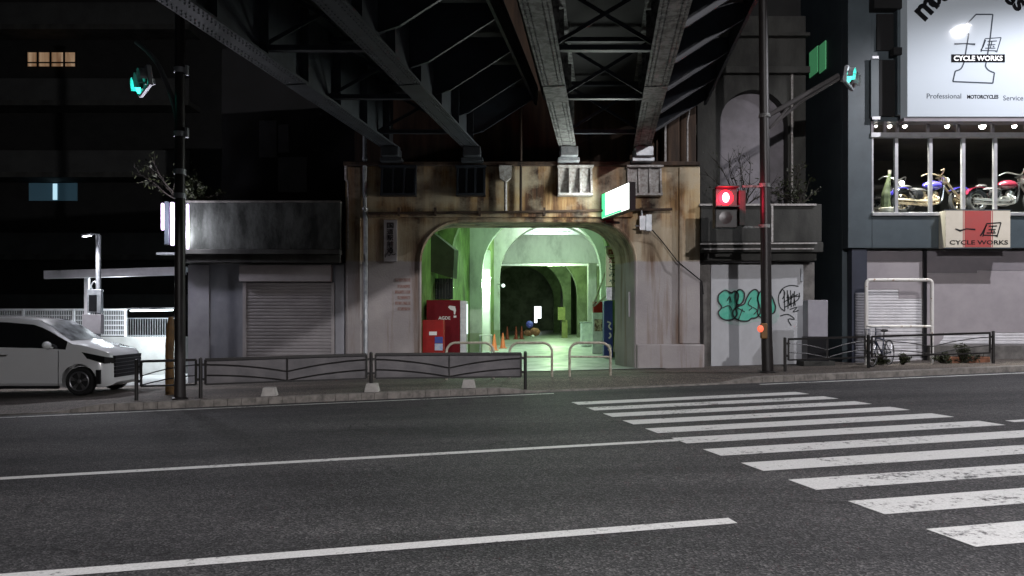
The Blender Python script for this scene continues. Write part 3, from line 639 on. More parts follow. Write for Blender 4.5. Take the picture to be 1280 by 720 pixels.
# upper set-back wall with an arched niche
YU = YR + 1.0
g = MB(); x0, x1 = X(900,YU), X(985,YU); cx = (x0 + x1) / 2; rr = (x1 - x0) / 2; zc = Z(112,YU) - rr
pts = [(X(872,YU),Z(328,YR)),(X(872,YU),Z(20,YU)),(X(1007,YU),Z(20,YU)),(X(1007,YU),Z(328,YR)),(x1,Z(328,YR))]
for i in range(17): a = math.pi * i / 16; pts.append((cx + rr*math.cos(a), zc + rr*math.sin(a)))
pts.append((x0,Z(328,YR))); g.prism(pts, YU, YU+.35); g.build('upper_wall', M_dconc, ra)
MB().box(x0-.1, x1+.1, YU+.353, YU+.6, Z(328,YR), zc+rr+.1).build('niche', mat('niche plaster', (.22,.205,.225), (.15,.14,.15), 1.6, .8), ra)
g = MB(); g.box(X(868,YU),X(1009,YU),YU-.22,YU-.003,Z(94,YU),Z(86,YU)).box(X(915,YU),X(1009,YU),YU-.22,YU-.003,Z(48,YU),Z(44,YU)); g.build('ledge', M_dconc, ra, bevel=.01)
MB().box(X(871,YU), X(1007,YU), YU+.36, YU+7, 6, 11).build('upper_block', M_dark, ra)
MB().tube([(X(989,YU),YU-.06,Z(94,YU)),(X(989,YU),YU-.06,Z(257,YU))],.035,8).build('downpipe', M_pipew, ra)
pn = MB().box(X(888,YR), X(1003,YR), YR-.06, YR-.003, -.2, Z(331,YR)).build('door_panel', M_panel, ra, bevel=.008)
yf = YR - .0615
def bub(pts): return [V((X(p[0],YR), Z(p[1],YR))) for p in pts]
blobs = [ [(900,366),(906,363),(913,366),(918,364),(922,369),(920,379),(919,386),(920,393),(915,399),(906,400),(899,396),(897,390),(901,384),(897,377),(897,370)],
          [(919,366),(924,362),(929,366),(929,373),(926,379),(921,381),(919,376)],
          [(929,380),(932,373),(937,365),(943,362),(947,366),(946,374),(948,382),(949,391),(944,397),(938,398),(934,401),(925,401),(917,397),(915,390),(920,384)],
          [(946,371),(951,363),(957,364),(963,370),(966,377),(968,384),(966,391),(959,393),(952,397),(946,393),(947,382)] ]
g = MB(); o_ = MB()
for k, b in enumerate(blobs):
    s_ = smooth(bub(b), 5, True); yk = yf - .0035 * k
    g.extr([(p.x, yk, p.y) for p in s_], (0, -.003, 0)); sl = s_ + [s_[0]]
    o_ = join(o_, stroke(sl, .040, yf - .0155))
for ln in ([(908,376),(911,371),(913,378)], [(921,385),(930,390)], [(927,386),(922,400)], [(938,372),(934,380),(939,384),(935,388)], [(940,384),(945,388),(941,393)], [(902,385),(910,382),(914,388)]):
    o_ = join(o_, stroke(smooth(bub(ln), 4), .026, yf - .0155))
ov = MB().extr([(p.x, yf, p.y) for p in smooth(bub([(897,372),(905,361),(925,362),(945,364),(962,368),(971,380),(973,396),(965,405),(945,402),(925,407),(905,403),(898,392)]),4,True)], (0,-.0015,0)); ov.build('overspray', mat('thin green overspray', (.30,.42,.39), (.42,.46,.46), 7, .6), pn, smooth=False)
gf = g.build('graffiti', M_green, pn, smooth=False)
o_.build('graffiti_outline', M_spray, gf, smooth=False)
g = MB()
for ln in ([(997,358),(986,357),(976,362),(972,372),(974,384),(980,389)], [(974,367),(977,362),(980,367),(977,374)], [(979,365),(980,388)], [(983,363),(984,386)], [(987,363),(988,384)], [(992,364),(991,383)], [(978,378),(996,368)], [(980,384),(996,375),(998,366)], [(982,372),(999,370)], [(984,368),(986,382),(990,367),(993,382)], [(974,395),(984,393),(992,399),(984,399),(988,407)], [(986,387),(995,384),(990,390),(997,388)]):
    g = join(g, stroke(smooth(bub(ln), 4), .028, yf - .002))
g.build('graffiti_tag', M_spray, pn, smooth=False)
MB().tube([at(876,352,YR-.1), at(877,370,YR-.1), (X(878,YR-.1),YR-.1,.2)], .04, 8).build('downpipe', M_pole, ra)
g = MB(); g.box(X(999,YR),X(1002,YR),YR-.12,YR-.063,Z(352,YR),Z(336,YR)); g.build('hasp', M_gal, ra)
# alley behind and between
tag(MB().box(X(1000,28), X(1085,28), 28, 28.4, -.5, 14).build('alley_wall', M_black), 'black end wall of the alley between annex and motorcycle shop', 'wall')
cab = thing('utility_cabinet', 'lilac grey utility cabinet standing on a dark base before the annex', 'cabinet', (X(1022,19), 19, gz(8)+.13))
yc = 19.0; zb_ = gz(8)+.13
MB().box(X(1010,yc),X(1035,yc),yc,yc+.35,Z(421,yc),Z(375,yc)).build('cabinet_body', M_cab, cab, bevel=.012)
MB().box(X(1009,yc),X(1036,yc),yc-.01,yc+.36,zb_,Z(421,yc)-.003).build('cabinet_base', M_carbl, cab)
MB().box(X(1003,yc),X(1042,yc),yc-.1,yc+.4,zb_-.05,zb_+.12).build('plinth', M_dconc, cab)
# ================================================================== MOTORCYCLE SHOP
YS = D + .1
ms = thing('motorcycle_shop', 'dark teal motorcycle shop with a lit upstairs showroom and shuttered ground floor', 'shop', (X(1170,YS), YS, .3))
xe = 22.0; zsill = Z(268,YS); zlow = Z(310,YS)
g = MB(); g.box(X(1060,YS), X(1090,YS), YS, YS+.35, zlow, 14); g.box(X(1060,YS), X(1060,YS)+.3, YS+.353, YS+7.5, -.6, 14); g.build('corner_wall', M_teal, ms, bevel=.01)
MB().box(X(1090,YS)+.002, xe, YS, YS+.35, zlow, zsill-.06).build('fascia', M_teal, ms, bevel=.01)
g = MB(); g.box(X(1090,YS), xe, YS+.36, YS+6, zsill-.4, zsill+.12).box(X(1064,YS), xe, YS+.36, YS+6, zlow-.02, zlow+.05); g.build('floor_slab', M_conc, ms)
g = MB(); g.box(X(1062,YS)+.31, xe, YS+5.6, YS+6, zlow, 14).box(X(1090,YS)+.003, xe, YS+.4, YS+5.59, Z(146,YS), Z(140,YS)); g.build('showroom_wall', mat('dark showroom wall', (.07,.06,.05), (.04,.036,.03), 1, .8), ms)
MB().box(X(1090,YS)+.003, xe, YS+.01, YS+.35, Z(152,YS)+.003, 14).build('upper_wall', M_teal, ms)
# recess details left of the big sign
g = MB(); g.box(X(1086,YS),X(1096,YS),YS-.12,YS-.003,Z(148,YS),Z(76,YS)).box(X(1117,YS),X(1132,YS),YS-.2,YS-.003,Z(146,YS),8.6+2); g.build('cladding_panel', M_teal, ms, bevel=.008)
g = MB(); g.box(X(1097,YS),X(1122,YS),YS-.08,YS-.003,Z(146,YS),Z(76,YS)).box(X(1086,YS),X(1122,YS),YS-.3,YS-.003,Z(16,YS),10.5).box(X(1095,YS),X(1116,YS),YS-.05,YS-.003,Z(64,YS),Z(18,YS)).box(X(1110,YS),X(1124,YS),YS-.3,YS-.09,Z(73,YS),Z(64,YS)); g.build('dark_panel', M_black, ms, bevel=.008)
g = MB(); g.box(X(1087,YS),X(1095,YS),YS-.15,YS-.123,Z(75.5,YS),Z(72.5,YS)).box(X(1087,YS),X(1097,YS),YS-.15,YS-.123,Z(151,YS),Z(147.5,YS)); g.build('edge_trim', M_alu, ms)
# window band
g = MB(); g.box(X(1088,YS),xe,YS-.05,YS+.1,Z(172,YS),Z(166,YS)); g.build('transom', M_alu, ms, bevel=.006)
g = MB(); g.box(X(1089,YS),xe,YS-.08,YS+.3,Z(270,YS),Z(266,YS)); g.build('sill', M_alu, ms, bevel=.006)
wf = MB()
mull = [1121,1164,1205,1245,1286,1327,1368]
for px in mull: wf.box(X(px-2,YS),X(px+2,YS),YS+.01,YS+.09,Z(266,YS),Z(172,YS)-.001)
wf.box(X(1090,YS)+.003,X(1092,YS),YS+.01,YS+.09,Z(266,YS),Z(172,YS)-.001)
wf = wf.build('window_frame', M_alu, ms)
ed = [1092] + mull
for a, b in zip(ed[:-1], ed[1:]): MB().box(X(a+2,YS),X(b-2,YS),YS+.04,YS+.048,Z(266,YS),Z(172,YS)).build('pane', M_glass, ms)
for px in (1090,1106,1122,1160,1198,1241,1283): MB().box(X(px-1.5,YS),X(px+1.5,YS),YS-.02,YS+.05,Z(166,YS)+.002,Z(152,YS)+.002).build('strut', M_purpd, ms)
# showroom spotlights
for i, (px, r) in enumerate(((1095,.035),(1112,.055),(1131,.055),(1184,.06),(1228,.085),(1268,.06),(1310,.06))):
    s_ = thing('spotlight', None, 'spotlight', at(px,153,YS+.4), 'showroom spotlights')
    s_['label'] = ['tiny spotlight in the row above the showroom glass, leftmost','spotlight above the cactus in the showroom window','spotlight over the rear of the blue motorcycle','spotlight over the front of the blue motorcycle','largest brightest spotlight over the dark motorcycle','spotlight near the right edge of the photo','spotlight beyond the right edge of the photo'][i]
    MB().ball(at(px,157.5,YS+.3), r, 10).build('bulb', E_spot, s_)
    MB().lathe([(.03,.16),(r+.02,.10),(r+.02,.02)], at(px,158,YS+.3), n=10).build('lamp_shade', M_carbl, s_)
for px in (1112,1150,1184,1228,1268):
    l = lamp('showroom_light', 'SPOT', at(px,163,YS+.3), 900, (1,.90,.80), .05, spot=80, blend=.6); aim(l, at(px+4,258,YS+.75))
# lower storey
g = MB(); g.box(X(1062,YS)+.31, xe, YS+.30, YS+.5, -.4, zlow-.03); g.build('lower_wall', M_purp, ms)
MB().box(X(1066,YS),X(1085,YS),YS+.05,YS+.297,-.4,zlow-.03).build('column', M_navy, ms)
g = MB(); shutter(g, X(1070,YS),X(1084,YS), .1, Z(366,YS), YS+.045, .07); g.build('vent', mat('grey louvre', (.2,.2,.22), None, 3, .5), ms, smooth=False)
g = MB(); shutter(g, X(1087,YS),X(1160,YS), .1, Z(312,YS), YS+.29, .075, .014); sh = g.build('shutter', M_wshut, ms, smooth=False)
yb = YS + .27
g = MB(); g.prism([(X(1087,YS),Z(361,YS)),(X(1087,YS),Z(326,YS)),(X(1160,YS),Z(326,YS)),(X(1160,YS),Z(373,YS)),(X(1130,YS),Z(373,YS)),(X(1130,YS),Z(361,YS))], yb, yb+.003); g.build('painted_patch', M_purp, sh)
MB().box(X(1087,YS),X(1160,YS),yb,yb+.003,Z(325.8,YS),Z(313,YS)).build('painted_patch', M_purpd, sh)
MB().box(X(1160,YS)+.004,X(1164,YS),YS+.2,YS+.297,-.2,zlow-.03).build('post', M_carbl, ms)
g = MB(); shutter(g, X(1165,YS), xe, Z(431,YS), zlow-.05, YS+.29, .075, .014); sh = g.build('shutter', M_wshut, ms, smooth=False)
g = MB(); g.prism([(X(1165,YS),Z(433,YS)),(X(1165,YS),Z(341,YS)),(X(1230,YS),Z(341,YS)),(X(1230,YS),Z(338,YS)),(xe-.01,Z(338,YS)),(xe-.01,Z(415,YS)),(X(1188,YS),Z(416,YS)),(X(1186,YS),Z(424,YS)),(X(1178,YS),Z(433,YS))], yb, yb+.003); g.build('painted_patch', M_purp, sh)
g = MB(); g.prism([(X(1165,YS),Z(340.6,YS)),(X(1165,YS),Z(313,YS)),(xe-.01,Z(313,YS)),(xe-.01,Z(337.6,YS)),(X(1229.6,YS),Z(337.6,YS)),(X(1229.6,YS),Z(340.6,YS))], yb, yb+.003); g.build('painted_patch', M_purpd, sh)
MB().box(X(1165,YS),xe,YS+.0,YS+.297,-.1,Z(432,YS)).build('step', M_conc, ms, bevel=.015)
# side window in the alley
g = MB(); g.box(X(1060,YS)-.03,X(1060,YS)-.003,21.6,22.2,8.7,9.45).box(X(1060,YS)-.03,X(1060,YS)-.003,21.06,21.48,8.6,9.4); g.build('side_window', E_wing, ms)
# the big sign board
ysn = YS - .55
sb = thing('sign_board', 'large white shop sign board with a numeral one emblem and curved lettering', 'sign', (X(1230,ysn), ysn, Z(150,ysn)))
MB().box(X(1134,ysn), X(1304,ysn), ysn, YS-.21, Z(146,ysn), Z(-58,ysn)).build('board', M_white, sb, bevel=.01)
MB().box(X(1131,ysn), X(1306,ysn), ysn+.04, YS-.22, Z(151,ysn), Z(146.3,ysn)).build('frame', M_purpd, sb)
yt = ysn - .003
word = 'Motorcycles'; cxp, cyp, rad = 1218, 66, 84; g = MB()
angs = [-47,-37.5,-29,-20.5,-11.5,-3,6,15.5,24.5,33.5,43]
for ch, a in zip(word, angs):
    t = text('m' if ch == 'M' else ch, .62, .022); xs_ = [p.x for p in t.v]; cx_ = (min(xs_) + max(xs_)) / 2
    for p in t.v: p.x -= cx_
    ar = math.radians(a); r_ = V((math.cos(ar),0,-math.sin(ar))); u_ = V((math.sin(ar),0,math.cos(ar)))
    c_ = V((X(cxp + rad*math.sin(ar),yt), yt, Z(cyp - rad*math.cos(ar),yt)))
    if ch == 'M':
        for p in t.v: p *= 1.25
    g = join(g, put(t, c_, r_, u_))
g.build('lettering', M_sink, sb, smooth=False)
def sp(pts): return [V((X(p[0],yt), Z(p[1],yt))) for p in pts]
g = MB()
for ln in (sp([(1220,18),(1241,18)]), sp([(1241,18),(1238,45),(1233,77)]), smooth(sp([(1233,77),(1232,83),(1236,88),(1243,91)]),4), sp([(1243,91),(1241,104)]), sp([(1241,104),(1191,102)]), sp([(1191,102),(1194,89)]), smooth(sp([(1194,89),(1201,86),(1205,78)]),4), sp([(1205,78),(1211,42)]), sp([(1211,42),(1203,44)]), sp([(1203,44),(1205,34),(1220,18)])):
    g = join(g, stroke(ln, .034, yt))
g.build('emblem', M_inkg, sb, smooth=False)
def kuni(c, w, h, y, th):                            # brushed character for 'country' with a slanted frame
    f = lambda u, v: V((c[0] + (u + .18*v) * w/2, c[1] + v * h/2)); m = MB()
    for pl in ([(-.85,.75),(-1.0,-.95)], [(-.85,.8),(.95,.95)], [(.95,.95),(.8,-1.0),(.6,-.85)], [(-1.0,-.75),(.75,-.8)], [(-.5,.45),(.55,.5)], [(-.45,-.02),(.45,.02)], [(-.6,-.45),(.55,-.45)], [(0,.5),(-.02,-.45)], [(.2,-.15),(.4,-.3)]):
        m = join(m, stroke([f(*p) for p in pl], th, y))
    return m
g = join(stroke(sp([(1193,55),(1206,54.5),(1219,55.5)]), [.05,.03,.05], yt), kuni((X(1239,yt),Z(56,yt)), X(1251,yt)-X(1229,yt), Z(46,yt)-Z(65,yt), yt, .024), stroke(sp([(1232,50),(1229,58),(1226,63)]), .03, yt)); g.build('lettering', M_inkg, sb, smooth=False)
bx = MB().box(X(1189,yt),X(1256,yt),yt-.006,yt-.0045,Z(78,yt),Z(68,yt)).build('name_strip', M_sink, sb)
put(fitw(text('CYCLE WORKS', .3, .008), X(1253,yt)-X(1192,yt), .13), (X(1222.5,yt), yt-.009, Z(73,yt))).build('lettering', M_wink, bx, smooth=False)
put(fitw(text('Professional', .2, .0), X(1202,yt)-X(1159,yt)), (X(1180,yt), yt, Z(120,yt))).build('lettering', M_inkg, sb, smooth=False)
put(fitw(text('MOTORCYCLES', .2, .006), X(1248,yt)-X(1209,yt), .10), (X(1228.5,yt), yt, Z(121,yt))).build('lettering', M_sink, sb, smooth=False)
put(fitw(text('Service', .2, .0), X(1279,yt)-X(1254,yt)), (X(1266.5,yt), yt, Z(122.5,yt))).build('lettering', M_inkg, sb, smooth=False)
# the small sign
y2 = YS - .32
s2 = thing('shop_sign', 'cream shop sign with a red centre band hung below the showroom window', 'sign', (X(1222,y2), y2, Z(310,y2)))
MB().box(X(1182,y2),X(1263,y2),y2,YS-.003,Z(309.5,y2),Z(263,y2)).build('board', M_cream, s2, bevel=.006)
g = MB().box(X(1205.5,y2),X(1239,y2),y2-.004,y2-.001,Z(309,y2),Z(263.5,y2)); g.build('red_band', M_red, s2)
g = MB(); g.box(X(1203.5,y2),X(1204.5,y2),y2-.003,y2-.001,Z(309,y2),Z(263.5,y2)).box(X(1240,y2),X(1241,y2),y2-.003,y2-.001,Z(309,y2),Z(263.5,y2)); g.build('pinstripe', M_red, s2)
MB().box(X(1181,y2),X(1264,y2),y2-.01,y2+.02,Z(263,y2)+.002,Z(262,y2)+.004).build('frame_rail', M_inkg, s2); MB().box(X(1181,y2),X(1264,y2),y2-.01,y2+.02,Z(310.8,y2),Z(309.5,y2)-.002).build('frame_rail', M_inkg, s2)
q = lambda pts: [V((X(p[0],y2), Z(p[1],y2))) for p in pts]; y3 = y2 - .005
g = join(stroke(q([(1194,286),(1200,288.5),(1208,286),(1219,287)]), [.03,.05,.03,.045], y3), kuni((X(1240,y3),Z(287,y3)), X(1252,y3)-X(1232,y3), Z(277.5,y3)-Z(296,y3), y3, .03), stroke(q([(1233,281),(1228,291),(1225,295)]), .04, y3)); g.build('lettering', M_ink, s2, smooth=False)
put(fitw(text('CYCLE WORKS', .3, .006), X(1260,y3)-X(1187,y3), .115), (X(1223.5,y3), y3, Z(303,y3))).build('lettering', M_ink, s2, smooth=False)
# ================================================================== MOTORCYCLES IN THE SHOWROOM
def motorcycle(label, loc, rz, s, paint, metal, rake=.45, name='motorcycle'):
    t = thing(name, label, 'motorcycle', loc, 'motorcycles in the showroom', rz); t.scale = (s, s, s)
    b = lambda g_, n_, m_, par=t: g_.build(n_, m_, par, local=True)
    fx = 1.62
    for wx, R in ((0,.31),(fx,.33)):
        w = b(MB().torus((wx,0,R),(0,1,0),R-.06,.062), 'wheel', M_tyre)
        r = MB().torus((wx,0,R),(0,1,0),R-.125,.018); r.lathe([(.05,-.07),(.05,.07)],(wx,0,R),(0,1,0),10)
        for k in range(12):
            a = k*math.pi/6; r.tube([(wx+.04*math.cos(a),(-1)**k*.04,R+.04*math.sin(a)),(wx+(R-.12)*math.cos(a),0,R+(R-.12)*math.sin(a))],.006,4)
        b(r, 'rim', metal, w)
    f = MB(); f.tube(smooth([(0,.12,.31),(.35,.12,.36),(.75,.14,.25),(1.02,.12,.32),(1.16,.02,.78)],5),.022,7); f.tube(smooth([(0,-.12,.31),(.35,-.12,.36),(.75,-.14,.25),(1.02,-.12,.32),(1.16,-.02,.78)],5),.022,7); f.tube(smooth([(.15,0,.52),(.6,0,.60),(1.16,0,.80)],5),.03,7); b(f, 'frame', M_mblk)
    e = MB()
    for sx, an in ((.62,-.35),(.86,.35)):
        for k in range(7): e.lathe([(.10 if k%2 else .08,0),(.10 if k%2 else .08,.03)], (sx+an*.0+math.sin(an)*(.34+k*.03-.34),0,.36+k*.03),(math.sin(an),0,math.cos(an)),10)
    e.ball((.74,0,.32),.17,12,(1.25,.9,.8)); e.lathe([(.09,-.16),(.10,-.13),(.10,.13),(.09,.16)],(.62,0,.32),(0,1,0),14); e.lathe([(.08,-.17),(.08,.17)],(.88,0,.33),(0,1,0),12); b(e, 'engine', metal)
    tk = MB().ball((.86,0,.74),.2,14,(1.35,.72,.62)); b(tk, 'fuel_tank', paint)
    b(MB().ball((.36,0,.60),.2,12,(1.5,.75,.36)).ball((.12,0,.68),.13,12,(1.2,.7,.5)), 'seat', M_leath)
    fe_ = MB()
    for wx, R, a0, a1 in ((0,.31,.25,2.7),(fx,.33,.7,2.3)):
        pts = [(wx+(R+.045)*math.cos(a0+(a1-a0)*i/8),0,R+(R+.045)*math.sin(a0+(a1-a0)*i/8)) for i in range(9)]
        m_ = MB()
        for p, q_ in zip(pts[:-1], pts[1:]): m_.bar(p, q_, .17, .02, up=(p[0]-wx,0,p[2]-R))
        b(m_, 'fender', paint)
    fk = MB()
    for q_ in (-.1,.1): fk.tube([(fx,q_,.33),(fx-rake*.55,q_,.66),(fx-rake,q_,.98)],[.032,.03,.024],8)
    fk.bar((fx-rake,-.13,.96),(fx-rake,.13,.96),.07,.03); fk.bar((fx-rake*.75,-.13,.80),(fx-rake*.75,.13,.80),.07,.03); b(fk, 'fork', M_gold if paint is M_blue else metal)
    b(MB().tube(smooth([(fx-rake-.25,-.40,1.06),(fx-rake-.10,-.3,1.12),(fx-rake,-.06,1.02),(fx-rake,.06,1.02),(fx-rake-.10,.3,1.12),(fx-rake-.25,.40,1.06)],5),.018,7), 'handlebar', metal)
    h = b(MB().ball((fx-rake+.10,0,.88),.10,12,(1.1,1,1)), 'headlight', metal); b(MB().lathe([(.08,0),(.07,.02)],(fx-rake+.19,0,.88),(1,0,0),12), 'lens', E_head, h)
    ex = MB()
    for z_ in (.22,.31): ex.tube(smooth([(.86,-.12,.45),(.90,-.2,z_+.06),(.7,-.22,z_),(.3,-.22,z_),(-.25,-.22,z_+.02)],5),[.022]*11+[.035]*10,8)
    b(ex, 'exhaust', metal)
    b(MB().tube([(-.36,0,.56),(-.42,0,.56)],.05,8), 'tail_light', M_red); b(MB().lathe([(.005,-.03),(.13,0),(.12,.1),(.005,.12)],(.30,-.18,.46),(0,-1,0),10), 'side_box', M_mblk)
    return t
zf = zsill + .122
motorcycle('blue chopper motorcycle with a long golden fork behind the showroom glass', (X(1127,YS+.7), YS+.7, zf), .10, 1.05, M_blue, M_gold, .55)
motorcycle('black and maroon cruiser motorcycle standing right of the blue one', (X(1221,YS+.7), YS+.7, zf), .12, 1.08, M_mred, M_chrome, .42)
motorcycle('dark motorcycle seen nose on at the left end of the showroom', (X(1094,YS+2.2), YS+2.4, zf), -1.45, 1.0, M_mblk, M_chrome, .42)
ca = thing('cactus', 'tall tapering green cactus in a pale pot behind the shop window', 'cactus', (X(1108,YS+.5), YS+.5, zf))
yk = YS + .5
MB().lathe([(.17,0),(.20,.10),(.19,.12)], (X(1108,yk),yk,zf), n=14).build('pot', M_cream, ca)
MB().tube(smooth([(X(1107,yk),yk,zf+.12),(X(1107.5,yk),yk,zf+.5),(X(1110,yk),yk,zf+.80),(X(1112,yk),yk,zf+1.05)],5),[.13]*3+[.12]*3+[.10,.09,.085,.08,.07,.06,.055,.05,.045,.04],8).build('stem', M_cactus, ca)
MB().tube([(X(1112,yk),yk,zf+1.03),(X(1112.3,yk),yk,zf+1.14)],[.04,.05],8).build('tip', M_cream, ca)
# ================================================================== FENCES
M_bpan = mat('grey backing sheet', (.15,.14,.145), (.10,.095,.10), 2.5, .6)
def fence(label, A, B, mid=True, h=.78, posts=(True, True), group=None, panel=False):
    A, B = V(A), V(B); t = thing('guard_fence', label, 'guard fence', A, group)
    d = (B - A); L = d.length; dn = d.normalized(); H = V((0,0,1)); e = dn * .09
    a, b = A + e, B - e; lo, hi = .27, h - .02
    g = MB(); g.bar(a + H*hi, b + H*hi, .05, .05); g.bar(a + H*lo, b + H*lo, .035, .035)
    for p in (a, b): g.bar(p + H*lo, p + H*hi, .035, .035, (0,1,0))
    g.build('frame', M_fence, t)
    if panel: MB().bar(a + H*((hi+lo)/2) + V((0,.035,0)), b + H*((hi+lo)/2) + V((0,.035,0)), .008, hi-lo-.01).build('backing_panel', M_bpan, t)
    m_ = (a + b) / 2
    if mid: MB().bar(m_ + H*lo, m_ + H*hi, .028, .028, (0,1,0)).build('baluster', M_fence, t)
    half = [(a, m_), (b, m_)] if mid else [(b, a)]
    for p, q_ in half:
        for z0_, z1_ in ((hi-.10, lo+.20), (lo+.18, lo+.02)):
            pts = []
            for i in range(9):
                u_ = i / 8; c_ = p.lerp(q_, u_); pts.append(c_ + H*(z0_ + (z1_ - z0_) * (u_*u_*.75 + u_*.25)))
            MB().tube(pts, .013, 6).build('curved_bar', M_fence, t)
    for k, p in enumerate((A, B)):
        if posts[k]:
            po = MB().tube([p + H*-.15, p + H*(h+.0)], .036, 10); po.lathe([(.036,0),(.03,.02),(.01,.028)], p + H*h, n=10); po.build('post', M_fence, t)
    for k, p in ((A, a), (B, b)):
        g = MB()
        for z_ in (lo+.1, hi-.1): g.bar(k + H*z_, p + H*z_, .03, .05)
        g.build('clamp', M_fence, t)
    return t
FP = [(-7.38,14.62),(-6.16,14.72),(-2.88,15.2),(.28,15.66)]
FP = [V((x,y,gz(x)+hwalk(x))) for x, y in FP]
gf_ = 'dark guard fences along the kerb'
fence('short dark guard fence section beside the signal pole and minivan', FP[0], FP[1], False, group=gf_, posts=(True,True))
fence('long dark guard fence before the grey roller shutter', FP[1], FP[2], group=gf_, posts=(False,True), panel=True)
fence('dark guard fence ending beside the crosswalk, before the red vending machine', FP[2], FP[3], group=gf_, posts=(False,True), panel=True)
GP = [V((x,y,gz(x)+hwalk(x))) for x, y in ((6.42,17.5),(8.55,17.85),(11.85,18.32))]
fence('short dark guard fence before the utility cabinet and bicycle', GP[0], GP[1], group=gf_)
fence('dark guard fence before the white shop shutters at right', GP[1], GP[2], group=gf_, posts=(True,True))
# pipe barriers at the passage mouth
def arch_barrier(name, label, x0, x1, Y, zt_, r, rc, bar_z, m_, zb_, group=None, cat='barrier'):
    t = thing(name, label, cat, ((x0+x1)/2, Y, zb_), group); pts = [(x0,Y,zb_-.05)]
    for i in range(7): a = math.pi - i*math.pi/12; pts.append((x0+rc+rc*math.cos(a), Y, zt_-rc+rc*math.sin(a)))
    for i in range(7): a = math.pi/2 - i*math.pi/12; pts.append((x1-rc+rc*math.cos(a), Y, zt_-rc+rc*math.sin(a)))
    pts.append((x1,Y,zb_-.05)); MB().tube(pts, r, 10).build('hoop', m_, t)
    for z_ in bar_z: MB().tube([(x0,Y,z_),(x1,Y,z_)], r*.7, 8).build('crossbar', m_, t)
    return t
M_bar = mat('dirty cream pipe paint', (.50,.47,.38), (.30,.26,.2), 9, .5)
for a, b, lab in ((558,617,'cream pipe barrier nearest the red vending machine'),(637,690,'cream pipe barrier in the middle of the passage mouth'),(712,763,'cream pipe barrier at the right side of the passage mouth')):
    Yb = 17.6; xx0, xx1 = X(a,Yb), X(b,Yb); arch_barrier('pipe_barrier', lab, xx0, xx1, Yb, Z(428.5,Yb), .031, .22, [Z(446,Yb)], M_bar, gz((xx0+xx1)/2)+hwalk((xx0+xx1)/2), 'cream pipe barriers across the passage mouth')
Yb = 18.9; arch_barrier('tall_pipe_barrier', 'tall chipped white pipe frame standing before the shop shutter', X(1083,Yb), X(1165,Yb), Yb, Z(350,Yb), .045, .10, [Z(408,Yb)], M_wpipe, gz(9.5)+.13)
for px, py, lab in ((340,494,'pale concrete block before the grey shutter'),(463,488,'pale concrete block at the fence post between two fence sections'),(584,484,'pale concrete block before the red vending machine')):
    c = at(px, py, 15.0 + .0); x_ = c.x; y_ = kerbY(x_) + .34; z_ = gz(x_) + hwalk(x_)
    g = MB(); g.add([(x_-.15,y_-.1,z_-.02),(x_+.15,y_-.1,z_-.02),(x_+.15,y_+.14,z_-.02),(x_-.15,y_+.14,z_-.02),(x_-.11,y_-.07,z_+.17),(x_+.11,y_-.07,z_+.17),(x_+.11,y_+.1,z_+.17),(x_-.11,y_+.1,z_+.17)],[(0,3,2,1),(4,5,6,7),(0,1,5,4),(1,2,6,5),(2,3,7,6),(3,0,4,7)])
    tag(g.build('concrete_block', mat('pale concrete', (.42,.40,.38), (.3,.29,.27), 6, .8), bevel=.01), lab, 'concrete block', 'concrete blocks along the kerb')
# ================================================================== BICYCLE
bi = thing('bicycle', 'dark bicycle parked behind the guard fence by the shop corner', 'bicycle', (X(1090,18.15)+.78, 18.87, gz(9)+.12), rz=math.radians(223))
M_bike = mat('dark blue bicycle frame', (.02,.03,.06), None, 5, .35)
for wx in (0, 1.06):
    w = MB().torus((wx,0,.33),(0,1,0),.31,.018,32,6).build('wheel', M_tyre, bi, local=True)
    r = MB().torus((wx,0,.33),(0,1,0),.285,.01,32,5)
    for k in range(16):
        a = k*math.pi/8; r.tube([(wx+.02*math.cos(a+.3),(-1)**k*.03,.33+.02*math.sin(a+.3)),(wx+.285*math.cos(a),0,.33+.285*math.sin(a))],.0025,3)
    r.lathe([(.025,-.04),(.025,.04)],(wx,0,.33),(0,1,0),8); r.build('rim', M_rim, w, local=True)
g = MB(); g.tube([(.42,0,.30),(.34,0,.74)],.018,8); g.tube([(.36,0,.66),(.86,0,.72)],.018,8); g.tube([(.42,0,.30),(.87,0,.66)],.02,8); g.tube([(.86,0,.60),(.845,0,.86)],.02,8)
for q_ in (-.05,.05): g.tube([(1.06,q_,.33),(.92,q_,.55),(.88,0,.62)],.012,6); g.tube([(0,q_,.33),(.36,q_*.4,.66)],.010,6); g.tube([(0,q_,.33),(.42,q_*.4,.30)],.010,6)
g.build('frame', M_bike, bi, local=True)
g = MB(); g.tube([(.34,0,.74),(.32,0,.86)],.014,6); g.ball((.30,0,.89),.13,10,(1.1,.6,.3)); g.build('saddle', M_leath, bi, local=True)
MB().tube(smooth([(.70,-.27,.98),(.80,-.22,1.0),(.86,-.05,.98),(.86,.05,.98),(.80,.22,1.0),(.70,.27,.98)],5),.012,6).tube([(.845,0,.84),(.86,0,.98)],.014,6).build('handlebar', M_gal, bi, local=True)
g = MB(); g.torus((.42,.05,.30),(0,1,0),.09,.008,18,5); g.tube([(.42,.07,.30),(.52,.07,.19)],.012,6); g.tube([(.42,-.05,.30),(.32,-.05,.41)],.012,6); g.box(.49,.57,.06,.15,.18,.20); g.box(.27,.35,-.14,-.04,.40,.42); g.build('crank', M_rim, bi, local=True)
g = MB(); 
for q_ in (-.13,.13): g.bar((.88,q_,.72),(1.16,q_,.74),.015,.015); g.bar((.88,q_,.92),(1.18,q_,.94),.015,.015)
for i in range(7):
    x_ = .88 + i*.045
    for q_ in (-.13,.13): g.bar((x_,q_,.72),(x_,q_,.93),.006,.006,(0,1,0))
